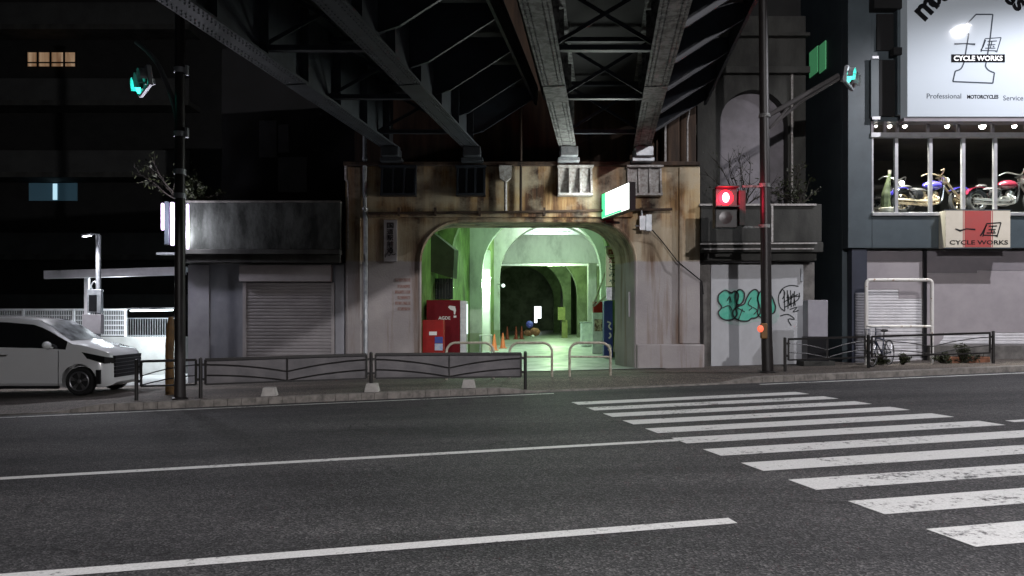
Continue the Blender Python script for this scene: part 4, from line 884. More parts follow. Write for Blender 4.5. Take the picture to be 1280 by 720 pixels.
for i in range(7): g.bar((.88,-.13+.043*i,.72),(1.16,-.13+.043*i,.74),.006,.006); g.bar((1.17,-.13+.043*i,.73),(1.18,-.13+.043*i,.94),.006,.006,(0,1,0))
g.build('basket', M_bike, bi, local=True)
# ================================================================== SIGNAL POLES
# left
x0, y0 = X(225,14.6), 14.6; zg = gz(x0)+hwalk(x0)
sl = thing('signal_pole', 'tall dark pole at left whose curved arm carries a green traffic signal', 'signal pole', (x0,y0,zg))
MB().tube([(x0,y0,zg-.1),(x0,y0,zg+.6),(x0,y0,11.5)],[.112,.105,.085],14).build('pole', M_pole, sl)
MB().lathe([(.15,0),(.15,.03),(.12,.05)],(x0,y0,zg-.005),n=14).build('base_plate', M_pole, sl)
g = MB(); g.tube(smooth([at(224,188,y0),at(221,150,y0),at(213,118,y0),at(200,85,y0),at(186,66,y0),at(170,52,y0)],6),.045,8); g.tube(smooth([at(224,133,y0),at(214,116,y0),at(203,96,y0)],4),.03,8); g.build('arm', mat('grey arm', (.10,.105,.11), None, 4, .5), sl)
g = MB()
for py in (88,168,215,245): MB().lathe([(.115,-.05),(.115,.05)],(x0,y0,Z(py,y0)),n=12).build('clamp', M_gal, sl)
for py in (88,166): MB().box(x0+.117,x0+.16,y0-.04,y0+.04,Z(py+6,y0),Z(py-6,y0)).build('reflector', M_gal, sl)
def signal(label, c, yaw, tilt, flip=1, sc_=1.0):
    c = V(c); t = thing('traffic_signal', label, 'traffic signal', c); Mx = Matrix.Translation(c) @ Matrix.Rotation(yaw,4,'Z') @ Matrix.Rotation(tilt,4,'X')
    def b(g_, n_, m_, par=t): return g_.xf(Mx).build(n_, m_, par)
    hs = MB().box(-.55*sc_,.55*sc_,-.04,.06,-.19,.19); b(hs, 'housing', M_gal).modifiers.new('bevel','BEVEL').width = .02
    for k, m_ in enumerate((E_grn, E_off, E_off)):
        x_ = (-.35 + .35*k) * flip * sc_
        b(MB().lathe([(.15,0),(.145,.02),(.10,.045),(.001,.055)],(x_,-.041,0),(0,-1,0),20), 'lens', m_)
        vs = MB(); n_ = 14
        for i in range(n_):
            a0, a1 = math.radians(-25+230*i/n_), math.radians(-25+230*(i+1)/n_)
            pt = lambda a, r_, yy_: (x_ + r_*math.cos(a), yy_, r_*math.sin(a))
            vs.add([pt(a0,.160,-.042),pt(a1,.160,-.042),pt(a1,.160,-.16),pt(a0,.160,-.16),pt(a0,.166,-.042),pt(a1,.166,-.042),pt(a1,.166,-.16),pt(a0,.166,-.16)],[(0,1,2,3),(7,6,5,4),(3,2,6,7),(0,4,5,1)])
        b(vs, 'visor', M_gal)
    b(MB().box(-.05,.05,.06,.2,-.05,.05), 'mount', M_gal); return t
signal('green lit vehicle signal at the end of the left curved arm', at(180,102,y0+.1), math.radians(-54), math.radians(8), 1, 1.0)
lamp('green_signal_light', 'POINT', at(160,100,y0-.2), 1.2, (.05,1,.75), .12)
# right
x1_, y1_ = X(960,17.3), 17.3; zg = gz(x1_)+hwalk(x1_)
sr = thing('signal_pole', 'tall dark pole by the graffiti door carrying pedestrian and vehicle signals', 'signal pole', (x1_,y1_,zg))
MB().tube([(x1_,y1_,zg-.1),(x1_-.03,y1_,zg+.8),(x1_-.14,y1_,11.5)],[.135,.125,.095],14).build('pole', M_pole, sr)
MB().lathe([(.18,0),(.18,.03),(.14,.05)],(x1_,y1_,zg-.005),n=14).build('base_plate', M_pole, sr)
g = MB(); g.tube([at(956,147,y1_),at(1048,94,y1_-.1)],.055,8); g.tube([at(956,165,y1_),at(1000,128,y1_),at(1050,98,y1_-.1)],.035,8); g.tube([at(962,160,y1_-.05),at(985,135,y1_-.05)],.03,6); g.build('arm', mat('dark grey arm', (.07,.065,.065), None, 4, .5), sr)
g = MB()
for py in (145,232,283): MB().lathe([(.135,-.04),(.135,.04)],(x1_-.08,y1_,Z(py,y1_)),n=12).build('clamp', M_steel2, sr)
for py in (284,233): MB().bar(at(928,py,y1_),at(949,py,y1_),.05,.05).build('bracket', M_steel2, sr)
signal('small green lit vehicle signal at the end of the right arm, by the shop corner', at(1062,98,y1_), math.radians(55), math.radians(8), 1, .8)
lamp('green_signal_light', 'POINT', at(1076,101,y1_-.4), .8, (.05,1,.75), .1)
ps = thing('pedestrian_signal', 'pedestrian signal glowing red on the right pole', 'pedestrian signal', at(908,284,y1_))
yps = y1_ - .12
MB().box(X(894,yps),X(922,yps),yps,yps+.25,Z(285,yps),Z(234,yps)).build('housing', M_pole, ps, bevel=.02)
MB().lathe([(.175,0),(.17,.01),(.001,.018)],(X(907,yps),yps-.001,Z(247,yps)),(0,-1,0),20).build('lens', E_red, ps)
MB().ball((X(907,yps),yps-.02,Z(247,yps)),.10,12,(.8,.12,1.15)).build('figure_light', E_redc, ps)
MB().lathe([(.15,0),(.001,.012)],(X(907,yps),yps-.001,Z(272,yps)),(0,-1,0),20).build('lens', E_off, ps)
for py in (234,259):
    MB().box(X(894,yps),X(922,yps),yps-.2,yps-.003,Z(py+.8,yps),Z(py-.6,yps)).build('visor', M_pole, ps)
MB().box(X(924,yps),X(932,yps),yps-.02,yps+.2,Z(282,yps),Z(238,yps)).build('side_panel', M_dconc, ps, bevel=.01)
lamp('red_signal_light', 'SPOT', (X(907,yps),yps-.24,Z(247,yps)), 55, (1,.03,.08), .1, rot=(math.radians(90),0,0), spot=172, blend=.2)
pb = thing('push_button_box', 'small glowing orange red push button box on the right pole', 'push button', at(951,412,y1_-.15))
MB().box(X(948,y1_),X(956,y1_),y1_-.2,y1_-.1,Z(423,y1_),Z(404,y1_)).build('housing', M_yel, pb, bevel=.02)
MB().ball(at(950.5,411,y1_-.22),.075,12,(1,.5,1.1)).build('button', E_btn, pb)
# ================================================================== SIGNS ON THE STATION
js = thing('station_lightbox', 'glowing white and green station light box projecting over the passage', 'sign', at(775,262,18.6))
a, b = V((X(752,19.5),19.5,0)), V((X(787,17.7),17.7,0)); zt0, zb0 = 4.80, 4.12
dn = (b - a).normalized(); nr = V((-dn.y, dn.x, 0)); nr = nr if nr.x < 0 else -nr
MB().extr([a-nr*.16+V((0,0,zb0)), b-nr*.16+V((0,0,zb0)), b+V((0,0,zb0)), a+V((0,0,zb0))], (0,0,zt0-zb0)).build('casing', M_carbl, js, bevel=.008)
def face(u0, u1, v0, v1, off): 
    return [a.lerp(b,u0)+nr*off+V((0,0,zb0+(zt0-zb0)*v0)), a.lerp(b,u1)+nr*off+V((0,0,zb0+(zt0-zb0)*v0)), a.lerp(b,u1)+nr*off+V((0,0,zb0+(zt0-zb0)*v1)), a.lerp(b,u0)+nr*off+V((0,0,zb0+(zt0-zb0)*v1))]
MB().extr(face(.03,.985,.05,.96,.004), nr*.006).build('lit_face', E_sign, js)
MB().extr(face(.03,.16,.05,.96,.011), nr*.004).build('green_band', E_signg, js); MB().extr(face(.165,.75,.05,.12,.011), nr*.004).build('green_band', E_signg, js)
MB().bar(a-nr*.08+V((0,-.1,zb0-.06)), a-nr*.08+V((.4,.1,zb0-.06)), .06, .06).build('bracket', M_pole, js)
lamp('light_box_glow', 'AREA', a.lerp(b,.5)+nr*.06+V((0,0,4.45)), 95, (.93,1,.95), 1.6, .6, rot=nr.to_track_quat('-Z','Z').to_euler())
v1 = thing('vertical_sign', 'narrow white vertical sign with black characters on the left pillar', 'sign', (X(488),D-.04,Z(327)))
MB().box(X(480),X(496.5),D-.04,D-.003,Z(327),Z(275)).build('board', M_lilac, v1, bevel=.004)
g = MB()
for i, ch in enumerate('国道駅前通'): g = join(g, put(fitw(text(ch,.2,.004), .17, .15), (X(488.2),D-.044,Z(282+i*7.7))))
for ln in ([(482,322),(484,317),(487,320),(489,316),(492,319),(495,317)],): g = join(g, stroke(smooth([V((X(p[0]),Z(p[1]))) for p in ln],4),.014,D-.042))
g.build('lettering', M_ink, v1, smooth=False)
v2 = thing('hanging_sign', 'pale green vertical bar sign hanging inside the right side of the passage', 'sign', (X(765,21.3),21.3,Z(376,21.3)))
yv = 21.3; MB().box(X(757.5,yv),X(772,yv),yv,yv+.14,Z(358,yv),Z(309,yv)).build('board', mat('pale green sign', (.62,.72,.42), (.52,.62,.36), 3, .5), v2, bevel=.006)
g = MB()
for i, ch in enumerate('国道'):
    g = join(g, put(fitw(text(ch,.2,.006),.20,.17),(X(765,yv),yv-.004,Z(315.5+i*9.5,yv))))
g.build('lettering', M_rink, v2, smooth=False)
g = MB()
for i, ch in enumerate('とみや'): g = join(g, put(fitw(text(ch,.2,.004),.17,.16),(X(765,yv),yv-.004,Z(334+i*9,yv))))
g.build('lettering', mat('green lettering', (.05,.16,.07), None, 3, .5), v2, smooth=False)
g = MB(); g.box(X(756.5,yv),X(773,yv),yv-.02,yv+.16,Z(309,yv)+.002,Z(307.5,yv)).box(X(758,yv),X(770,yv),yv+.02,yv+.1,Z(375,yv),Z(359,yv)); g.build('frame', M_gal, v2)
# things along the right wall of the passage
bb = thing('blue_board', 'tall narrow blue board with white lettering by the right passage wall', 'sign board', (X(760,24),24,.25))
yv = 24.0; MB().box(X(755,yv),X(766,yv),yv,yv+.4,gz(3)+.2,Z(376,yv)).build('board', M_bblue, bb, bevel=.01)
g = MB()
for ln in ([(759,402),(763,404),(761,408),(764,412)], [(762,416),(763.5,420),(761,423)], [(758,432),(762,431),(764,436)], [(760,436),(763,440)]): g = join(g, stroke(smooth([V((X(p[0],yv),Z(p[1],yv))) for p in ln],4),.05,yv-.001))
g.build('lettering', M_wink, bb, smooth=False)
pc = thing('poster_stand', 'white poster stand with a red top inside the passage', 'poster stand', (X(748,27),27,.25))
yv = 27.0; MB().box(X(741,yv),X(755,yv),yv,yv+.3,gz(3)+.16,Z(391,yv)).build('stand', M_vwhite, pc, bevel=.01)
MB().box(X(742,yv),X(753.5,yv),yv+.02,yv+.28,Z(391,yv)+.003,Z(377,yv)).build('header', M_vred2, pc)
MB().box(X(743,yv),X(753,yv),yv-.012,yv-.003,Z(414,yv),Z(399,yv)).build('poster', mat('poster print', (.5,.42,.32), (.12,.06,.04), 6, .5, lo=.45, hi=.55), pc)
fz = thing('freezer_box', 'low white box standing on the passage floor beside the poster stand', 'box', (X(733,33),33,.25)); yv = 33.0
MB().box(X(727,yv),X(741,yv),yv,yv+.7,gz(3)+.2,Z(404,yv)).build('box', M_vwhite, fz, bevel=.02); MB().box(X(726,yv),X(741.5,yv),yv-.02,yv+.72,Z(404,yv)+.003,Z(402.3,yv)).build('lid', M_gal, fz, bevel=.01)
g = MB(); yv = 25; g.bar(at(741,383,yv),at(757,340,yv),.05,.05); g.bar(at(742,383,yv),at(760,368,yv),.05,.05); g.bar(at(768,440,yv-2),at(772,380,yv-2),.05,.05)
tag(g.build('folded_struts', M_bar), 'pale folded awning struts beside the hanging bar sign', 'struts')
tag(MB().box(X(785,D+.5)-.02,X(789,D+.5),D+.3,D+.33,Z(396,D+.5),Z(365,D+.5)).build('notice', M_lilac), 'pale paper notice on the right jamb of the passage', 'notice')
# things along the left wall
vm = thing('vending_machine', 'dark red vending machine with white lettering just inside the passage', 'vending machine', (X(555,22.4),22.4,.1)); yv = 22.4; zb_ = gz(-2)+.155
MB().box(X(533,yv),X(575,yv),yv,yv+.75,zb_,Z(375,yv)).build('body', M_vred, vm, bevel=.015)
vf = MB().box(X(575,yv)+.002,X(583,yv),yv+.01,yv+.74,zb_+.05,Z(376,yv)).build('front', M_vwhite, vm, bevel=.015)
MB().box(X(583,yv)+.001,X(583,yv)+.006,yv+.08,yv+.68,1.05,Z(380,yv)).build('display', E_vend, vf)
put(fitw(text('AGDE',.3,.004), X(563,yv)-X(548,yv), .095), (X(555.5,yv),yv-.004,Z(397.5,yv))).build('lettering', M_wink, vm, smooth=False)
g = MB(); g.prism([(X(560,yv),Z(384,yv)),(X(562,yv),Z(382,yv)),(X(569,yv),Z(383,yv)),(X(570,yv),Z(388,yv)),(X(569,yv),Z(393,yv)),(X(567.5,yv),Z(393,yv)),(X(567,yv),Z(388.5,yv)),(X(563,yv),Z(387,yv))], yv-.004, yv-.001); g.box(X(567,yv),X(570.5,yv),yv-.004,yv-.001,Z(397,yv),Z(394.5,yv)); g.build('emblem', M_wink, vm, smooth=False)
rb = thing('red_cabinet', 'low faded red cabinet with notices in front of the vending machine', 'cabinet', (X(541,20.6),20.6,.1)); yv = 20.5
MB().box(X(528,yv),X(554,yv),yv,yv+.5,zb_-.05,Z(400,yv)).build('body', M_vred2, rb, bevel=.012)
MB().box(X(536.5,yv),X(546,yv),yv-.008,yv-.002,Z(419,yv),Z(414.5,yv)).build('label_plate', M_wink, rb)
MB().box(X(543.5,yv),X(553.5,yv),yv-.008,yv-.002,Z(429,yv),Z(421,yv)).build('notice', M_bblue, rb); MB().box(X(543.5,yv),X(553.5,yv),yv-.008,yv-.002,Z(438,yv),Z(429.5,yv)).build('notice', M_cyan, rb)
for px, lab, Yc_ in ((618,'orange traffic cone by the pale pier, left of the pair',31.5),(628.5,'smaller orange traffic cone right of the pair',33.5)):
    x_ = X(px,Yc_); z_ = gz(x_)+.155; t = thing('traffic_cone', lab, 'traffic cone', (x_,Yc_,z_), 'orange traffic cones')
    MB().lathe([(.14,.03),(.12,.05),(.03,.68),(.02,.70)],(x_,Yc_,z_),n=14).build('cone', M_cone, t); MB().box(x_-.18,x_+.18,Yc_-.18,Yc_+.18,z_,z_+.035).build('base', M_cone, t, bevel=.01)
tb = thing('side_table', 'small white table beside the pier under the bare lamp', 'table', (X(606,30),29.6,.2)); yv = 29.5; zz = gz(-1)+.155
MB().box(X(599,yv),X(615,yv),yv,yv+.5,zz+.68,zz+.72).build('tabletop', M_wink, tb)
for sx in (600,614):
    for sy in (.03,.47): MB().box(X(sx,yv)-.02,X(sx,yv)+.02,yv+sy-.02,yv+sy+.02,zz,zz+.68).build('leg', M_gal, tb)
g = MB(); yv = 23.6; g.extr([at(540,290,yv), at(568,312,yv), at(566,348,yv), at(533,338,yv)], (.1,.35,0)); tag(g.build('awning_board', mat('dark green board', (.09,.11,.075), (.06,.075,.05), 3, .7)), 'dark tilted board high on the left passage wall', 'board')
gw = thing('grille_window', 'dark barred window above the vending machine', 'window', at(540,372,24)); yv = 24.2
MB().box(X(534,yv),X(566,yv),yv,yv+.08,Z(374,yv),Z(348,yv)).build('pane', M_dglass, gw)
g = MB()
for i in range(9): g.bar(at(535+i*3.6,374,yv-.03),at(535+i*3.6,348,yv-.03),.02,.02,(0,1,0))
g.build('bars', M_dconc, gw)
bd = thing('blue_bundle', 'round blue bundle on a rusty red heap far down the passage', 'bundle', (X(663,44),44,.25)); yv = 44.0
MB().ball(at(662,405.5,yv),.22,12,(1,1,1)).build('wrap', mat('blue wrap', (.10,.10,.55), None, 6, .6), bd)
MB().ball(at(668,415,yv),.34,12,(1,.7,.75)).ball(at(660,416,yv),.28,10,(1,.7,.7)).build('heap', M_terra, bd); MB().ball(at(666,420.5,yv-.5),.10,10).build('ball', M_wink, bd)
for i, px in enumerate((634,645,652)):
    x_ = X(px,46); z_ = gz(x_)+.155; t = thing('barrier_cone', ['red barrier cone at the left of the far row','red barrier cone in the middle of the far row','red barrier cone next to the blue bundle'][i], 'traffic cone', (x_,46,z_), 'red cones far down the passage')
    MB().lathe([(.2,0),(.2,.04),(.12,.05),(.03,.8)],(x_,46,z_),n=10).build('cone', mat('dull red', (.20,.03,.02), None, 4, .5), t)
# ================================================================== MINIVAN
def car():
    xf_ = X(145,17.3); Y0 = 17.0; W = 1.70; zg_ = gz(-10.5) + .03
    t = thing('minivan', 'white minivan parked at the left edge with its front wheel visible', 'minivan', (xf_-2.35, Y0+W/2, zg_))
    # stations from the nose backwards: x, z_bottom, z_belt, z_top, half width at belt, half width at top
    S = [(0.00,.30,.66,.84,.55,.48),(.05,.24,.74,.97,.70,.62),(.16,.20,.84,1.05,.79,.72),(.35,.19,.93,1.10,.84,.76),(.62,.19,1.03,1.17,.85,.77),(.90,.19,1.05,1.22,.85,.76),(1.15,.19,1.06,1.38,.85,.74),(1.45,.19,1.07,1.59,.85,.71),(1.75,.19,1.08,1.75,.85,.69),(2.10,.19,1.08,1.79,.85,.68),(2.5,.19,1.09,1.83,.85,.68),(3.3,.19,1.10,1.84,.85,.68),(4.1,.19,1.10,1.82,.85,.68),(4.55,.22,1.10,1.76,.84,.67),(4.70,.30,1.08,1.60,.80,.66)]
    g = MB(); n_ = 0
    def sec(s):
        x, zb, zm, zt_, hw, ht = s; x = xf_ - x
        prof = [(.0,zb),(hw-.08,zb),(hw-.01,zb+.10),(hw,zb+(zm-zb)*.5),(hw-.012,zb+(zm-zb)*.62),(hw-.015,zm),(hw-.015-(hw-ht)*.55,zm+(zt_-zm)*.55),(ht,zt_-(zt_-zm)*.16),(ht-.10,zt_-(zt_-zm)*.02),(0,zt_)]
        pts = [V((x, Y0+W/2 - p[0], zg_+p[1])) for p in prof] + [V((x, Y0+W/2 + p[0], zg_+p[1])) for p in prof[-2:0:-1]]
        return pts
    secs = [sec(s) for s in S]; m_ = len(secs[0])
    vs = [p for q_ in secs for p in q_]; fs = []
    for i in range(len(S)-1):
        for k in range(m_): fs.append((i*m_+k, i*m_+(k+1)%m_, (i+1)*m_+(k+1)%m_, (i+1)*m_+k))
    fs += [tuple(range(m_)), tuple((len(S)-1)*m_+k for k in range(m_-1,-1,-1))]
    g.add(vs, fs); body = g.build('body', M_car, t)
    wx = [xf_-.70, xf_-3.68]; R = .33
    for x in wx:                                     # cut the wheel arches
        for side in (Y0, Y0+W):
            ct = MB().lathe([(.40,-.28),(.40,.28)],(x,side,zg_+.335),(0,1,0),28).build('cut', M_carbl)
            mo = body.modifiers.new('b','BOOLEAN'); mo.object = ct; mo.operation = 'DIFFERENCE'; mo.solver = 'EXACT'
            dg = bpy.context.evaluated_depsgraph_get(); dg.update(); me = bpy.data.meshes.new_from_object(body.evaluated_get(dg))
            body.modifiers.clear(); body.data = me; bpy.data.objects.remove(ct)
    me = body.data; me.polygons.foreach_set('use_smooth', [True]*len(me.polygons)); me.set_sharp_from_angle(angle=math.radians(32))
    for x in wx:
        for side, sg in ((Y0+.02,-1),(Y0+W-.02,1)):
            w = MB().lathe([(.20,-.02),(.29,0),(.325,-.03),(.335,-.10),(.325,-.18),(.29,-.21),(.2,-.2)],(x,side,zg_+.335),(0,sg,0),28).build('wheel', M_tyre, t)
            r = MB().torus((x,side+sg*-.01,zg_+.335),(0,1,0),.215,.018,28,6)
            for k in range(5):
                for dq in (-.13,.13):
                    a_ = k*2*math.pi/5+.3; r.bar((x+.05*math.cos(a_),side-sg*.012,zg_+.335+.05*math.sin(a_)),(x+.21*math.cos(a_+dq),side-sg*.012,zg_+.335+.21*math.sin(a_+dq)),.03,.02,(0,1,0))
            r.lathe([(.05,-.03),(.05,.012),(.03,.018)],(x,side-sg*.012,zg_+.335),(0,sg,0),12); r.build('rim', M_rim, w)
            MB().lathe([(.2,-.03),(.2,-.06)],(x,side,zg_+.335),(0,sg,0),20).build('brake_disc', M_carbl, w)
    # glazing follows the body's own tumblehome
    def side_pt(x, u, off=.006):                     # u 0 at the belt .. 1 towards the roof
        for i in range(len(S)-1):
            if S[i][0] <= x <= S[i+1][0]:
                f_ = (x - S[i][0])/(S[i+1][0]-S[i][0]); s = [p + (q_-p)*f_ for p, q_ in zip(S[i], S[i+1])]; break
        _, zb, zm, zt_, hw, ht = s
        pr = [(hw-.015,zm),(hw-.015-(hw-ht)*.55,zm+(zt_-zm)*.55),(ht,zt_-(zt_-zm)*.16)]
        hs = [0,.655,1]
        for j in range(2):
            if u <= hs[j+1]: f_ = (u-hs[j])/(hs[j+1]-hs[j]); yq = pr[j][0]+(pr[j+1][0]-pr[j][0])*f_; zq = pr[j][1]+(pr[j+1][1]-pr[j][1])*f_; break
        return yq + off, zq
    for sg in (-1, 1):
        for xa_, xb_ in ((1.00,2.62),(2.68,3.70),(3.76,4.5)):
            g = MB(); nn = 8
            for i in range(nn):
                xs_ = [xa_+(xb_-xa_)*i/nn, xa_+(xb_-xa_)*(i+1)/nn]
                for j in range(4):
                    us = [j/4, (j+1)/4]; q_ = []
                    for xx, uu in ((xs_[0],us[0]),(xs_[1],us[0]),(xs_[1],us[1]),(xs_[0],us[1])):
                        yq, zq = side_pt(xx, .04+uu*.93); q_.append((xf_-xx, Y0+W/2+sg*yq, zg_+zq))
                    g.quad(*q_)
            g.build('side_window', M_carglass, t)
        yo = Y0+W/2+sg*.85
        MB().ball((xf_-1.36, yo+sg*.10, zg_+1.17), .12, 12, (.75,1.0,.72)).bar((xf_-1.33,yo-sg*.02,zg_+1.10),(xf_-1.35,yo+sg*.08,zg_+1.13),.10,.04).build('mirror', M_car, t)
        MB().bar((xf_-2.33,yo+sg*.015,zg_+.93),(xf_-2.53,yo+sg*.015,zg_+.93),.03,.035).build('door_handle', M_chrome, t)
        g = MB()
        for xx in (1.16, 2.65, 3.72): g.box(xf_-xx-.006, xf_-xx+.006, yo-.002 if sg > 0 else yo-.004, yo+.004 if sg > 0 else yo+.002, zg_+.24, zg_+1.04)
        g.build('door_seam', M_carbl, t)
        MB().add([(xf_-.13,Y0+W/2+sg*.80,zg_+.90),(xf_-.62,Y0+W/2+sg*.862,zg_+1.01),(xf_-.50,Y0+W/2+sg*.862,zg_+.86),(xf_-.13,Y0+W/2+sg*.805,zg_+.74),(xf_+.0,Y0+W/2+sg*.60,zg_+.74),(xf_+.0,Y0+W/2+sg*.60,zg_+.86)],[(0,1,2,3),(0,3,4,5)]).build('headlight', M_carglass, t)
        MB().box(xf_-.30,xf_-.20,Y0+W/2+sg*.835-.025,Y0+W/2+sg*.835+.025,zg_+.28,zg_+.60).build('fog_vent', M_carbl, t)
    g = MB()
    for j in range(6): g.bar((xf_-.03,Y0+W/2-.60,zg_+.45+j*.085),(xf_-.03,Y0+W/2+.60,zg_+.45+j*.085),.09,.078)
    g.build('grille', M_carbl, t)
    for sg in (-1, 1): MB().box(xf_-3.25, xf_-1.15, Y0+W/2+sg*.84-.02, Y0+W/2+sg*.84+.02, zg_+.17, zg_+.235).build('side_skirt', M_carbl, t)
    # windscreen
    g = MB(); ln = [(.98,.0),(1.2,.0),(1.5,.0),(1.70,.0),(1.86,.0)]
    def topz(x):
        for i in range(len(S)-1):
            if S[i][0] <= x <= S[i+1][0]: f_ = (x-S[i][0])/(S[i+1][0]-S[i][0]); return S[i][3]+(S[i+1][3]-S[i][3])*f_, S[i][5]+(S[i+1][5]-S[i][5])*f_
    for (xa_,_), (xb_,_) in zip(ln[:-1], ln[1:]):
        for v0, v1 in ((-1,-.5),(-.5,0),(0,.5),(.5,1)):
            q_ = []
            for xx, vv in ((xa_,v0),(xa_,v1),(xb_,v1),(xb_,v0)):
                z_, h_ = topz(xx); dz = .0 if abs(vv) < .9 else -.015; q_.append((xf_-xx+.012, Y0+W/2+vv*(h_-.10), zg_+z_+.012+dz))
            g.quad(*q_)
    g.build('windscreen', M_wscr, t)
    return t
car()
# ================================================================== PLANTS
def shrub(label, c, branches, leaf_n, lsize, spread, m_leaf, name='shrub', seed=1, up=.6):
    rnd = random.Random(seed); c = V(c); t = thing(name, label, 'shrub', c); b = MB(); lf = MB()
    for k in range(branches):
        a = rnd.uniform(0, 6.28); el = rnd.uniform(up-.5, up+.5); L = rnd.uniform(.6, 1) * spread
        d = V((math.cos(a)*math.cos(el), math.sin(a)*math.cos(el)*.5, math.sin(el)))
        pts = [c]
        for i in range(5):
            d = (d + V((rnd.uniform(-.3,.3),rnd.uniform(-.2,.2),rnd.uniform(-.25,.25)))).normalized(); pts.append(pts[-1] + d * L / 5)
        b.tube(pts, [.022,.018,.014,.010,.007,.004], 5)
        for i in range(1, 5):
            for _ in range(2):
                d2 = (d + V((rnd.uniform(-1,1),rnd.uniform(-.6,.6),rnd.uniform(-.5,.9)))).normalized(); e = pts[i] + d2 * L * .25; b.tube([pts[i], (pts[i]+e)/2+V((0,0,rnd.uniform(-.03,.03))), e], [.008,.005,.003], 4)
                for _ in range(leaf_n):
                    p = pts[i].lerp(e, rnd.uniform(.2,1.15)) + V([rnd.gauss(0,.05*spread) for _ in range(3)]); n1 = V([rnd.uniform(-1,1) for _ in range(3)]).normalized(); n2 = n1.cross(V([rnd.uniform(-1,1) for _ in range(3)])).normalized(); s_ = lsize*rnd.uniform(.6,1.3)
                    lf.add([p - n1*s_, p + n2*s_*.4, p + n1*s_, p - n2*s_*.4], [(0,1,2,3)])
    b.build('branches', M_bark, t)
    if leaf_n: lf.build('leaves', m_leaf, t, smooth=False)
    return t
ypl = YL - .2
shrub('leafy wild shrub on the shop parapet right of the left signal pole', at(246,254,ypl), 12, 16, .055, .75, M_leaf, seed=3, up=.7)
shrub('sparse straggly shrub reaching left of the left signal pole', at(222,250,ypl), 6, 5, .05, 1.5, M_leaf, seed=11, up=.75)
shrub('bare branched shrub growing from the annex balcony behind the red signal', at(932,258,YR-.1), 11, 2, .035, 1.7, M_leaf, seed=5, up=1.0)
shrub('leafy shrub on the annex balcony right of the pole', at(1000,258,YR-.1), 9, 5, .045, 1.15, M_leaf, seed=8, up=.9)
for i, (px, py, lab) in enumerate(((1100,458,'weeds growing behind the right fence, next to the bicycle'),(1128,457,'low weeds behind the right fence, before the white shutter'),(1180,456,'weeds behind the right fence, right of the pipe frame'),(1204,455,'tallest weeds near the right end of the fence'))):
    yv = 18.7; x_ = X(px,yv); shrub(lab, (x_,yv,gz(x_)+.12), 12, 7, .035, .34 if i < 3 else .55, M_leaf, 'weed_clump', 20+i, 1.0)
pl = thing('planter', 'long terracotta planter at the right end of the guard fence', 'planter', (X(1225,18.7),18.7,gz(11.8)+.13)); yv = 18.7
MB().box(X(1180,yv),X(1238,yv),yv,yv+.22,gz(11)+.13,gz(11)+.30).build('trough', M_terra, pl, bevel=.015)
MB().box(X(1181,yv),X(1237,yv),yv+.015,yv+.205,gz(11)+.301,gz(11)+.31).build('soil', M_bark, pl)
# ================================================================== STREET LAMPS AND ADDED FILL LAMP (outside the frame, they light the road)
def street_lamp(label, base_, top, dirn, e, col, spot=158, at_=None):
    base_, top = V(base_), V(top); t = thing('street_lamp', label, 'street lamp', base_, 'street lamps'); d = V(dirn).normalized()
    MB().tube([base_, V((base_.x,base_.y,top.z-.6))],[.10,.07],12).tube(smooth([V((base_.x,base_.y,top.z-.62)), V((base_.x,base_.y,top.z-.2))+d*.2, top - d*.3],5),.05,8).build('pole', M_gal, t)
    MB().bar(top - d*.4, top + d*.4, .30, .10).build('lamp_head', M_gal, t, bevel=.02)
    MB().bar(top - d*.3 - V((0,0,.058)), top + d*.3 - V((0,0,.058)), .22, .012).build('lens', E_lamp, t)
    l = lamp('street_light', 'SPOT', top - V((0,0,.10)), e, col, .12, spot=spot, blend=.35)
    if at_: aim(l, at_)
street_lamp('street lamp on the far kerb beyond the right edge of the photo', (15.9,18.5,.4), (14.4,14.4,10.9), (-.35,-.9,0), 4300, (.95,.94,1.0))
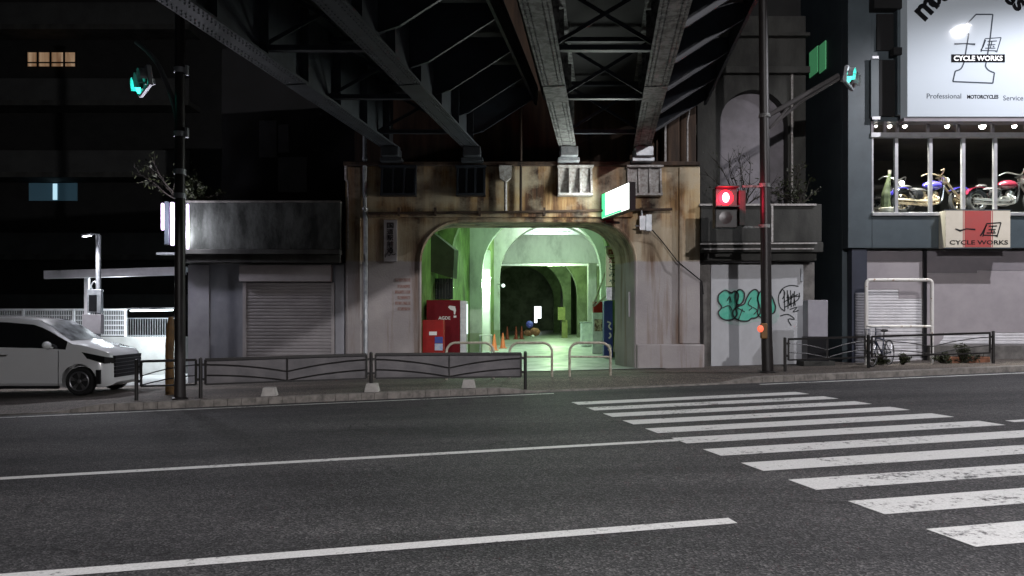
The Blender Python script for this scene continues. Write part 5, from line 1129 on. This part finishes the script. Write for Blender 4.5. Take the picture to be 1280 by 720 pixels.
street_lamp('street lamp beside the crosswalk behind the viewer', (7.6,-3.4,.2), (6,-3,8.8), (-1,.2,0), 9000, (1.0,.965,.985), 150, (1.5,9,0))
ul = thing('added_fill_lamp', 'added wide fill lamp under the viaduct behind the viewer', 'lamp', (-3,-5,5.6))  # unseen fill lamp, added to even out the light on the road
MB().box(-3.8,-2.2,-5.2,-4.8,5.55,5.75).build('housing', M_gal, ul, bevel=.02); MB().box(-3.7,-2.3,-5.15,-4.85,5.53,5.547).build('lens', emit('added fill lens', (1,.97,1), 12), ul)
for xx_, e_ in ((-3,3000),): lamp('added_fill_light', 'SPOT', (xx_,-5,5.45), e_, (1.0,.965,.985), .3, spot=170, blend=.06)
# ================================================================== WORLD, MOON, CAMERA
w = bpy.data.worlds.new('World'); sc.world = w; w.use_nodes = True; nt = w.node_tree
sk = nt.nodes.new('ShaderNodeTexSky'); sk.sky_type = 'NISHITA'; sk.sun_disc = False; sk.sun_elevation = math.radians(35); sk.sun_rotation = math.radians(200)
bg = nt.nodes['Background']; nt.links.new(sk.outputs[0], bg.inputs['Color']); bg.inputs['Strength'].default_value = .0014
s = bpy.data.lights.new('moon', 'SUN'); s.energy = .006; s.angle = math.radians(.5); s.color = (1,.97,.92); so = bpy.data.objects.new('moon', s); C.objects.link(so)
so.rotation_euler = (math.radians(55), 0, math.radians(20))
cam = bpy.data.cameras.new('camera'); cam.sensor_width = 36; cam.lens = F / 1280 * 36; cam.shift_y = (HY - 360) / 1280; cam.clip_end = 2000; cam.clip_start = .05
co = bpy.data.objects.new('camera', cam); C.objects.link(co); co.location = (0,0,CZ); co.rotation_euler = (math.pi/2,0,0); sc.camera = co
sc.view_settings.view_transform = 'Standard'; sc.view_settings.look = 'None'; sc.view_settings.exposure = .15; sc.view_settings.gamma = 1
sc.render.engine = 'CYCLES'; cy = sc.cycles; cy.use_denoising = True; cy.max_bounces = 6; cy.diffuse_bounces = 3; cy.glossy_bounces = 3; cy.transparent_max_bounces = 8; cy.caustics_reflective = False; cy.caustics_refractive = False
cy.sample_clamp_indirect = 4; cy.use_light_tree = True
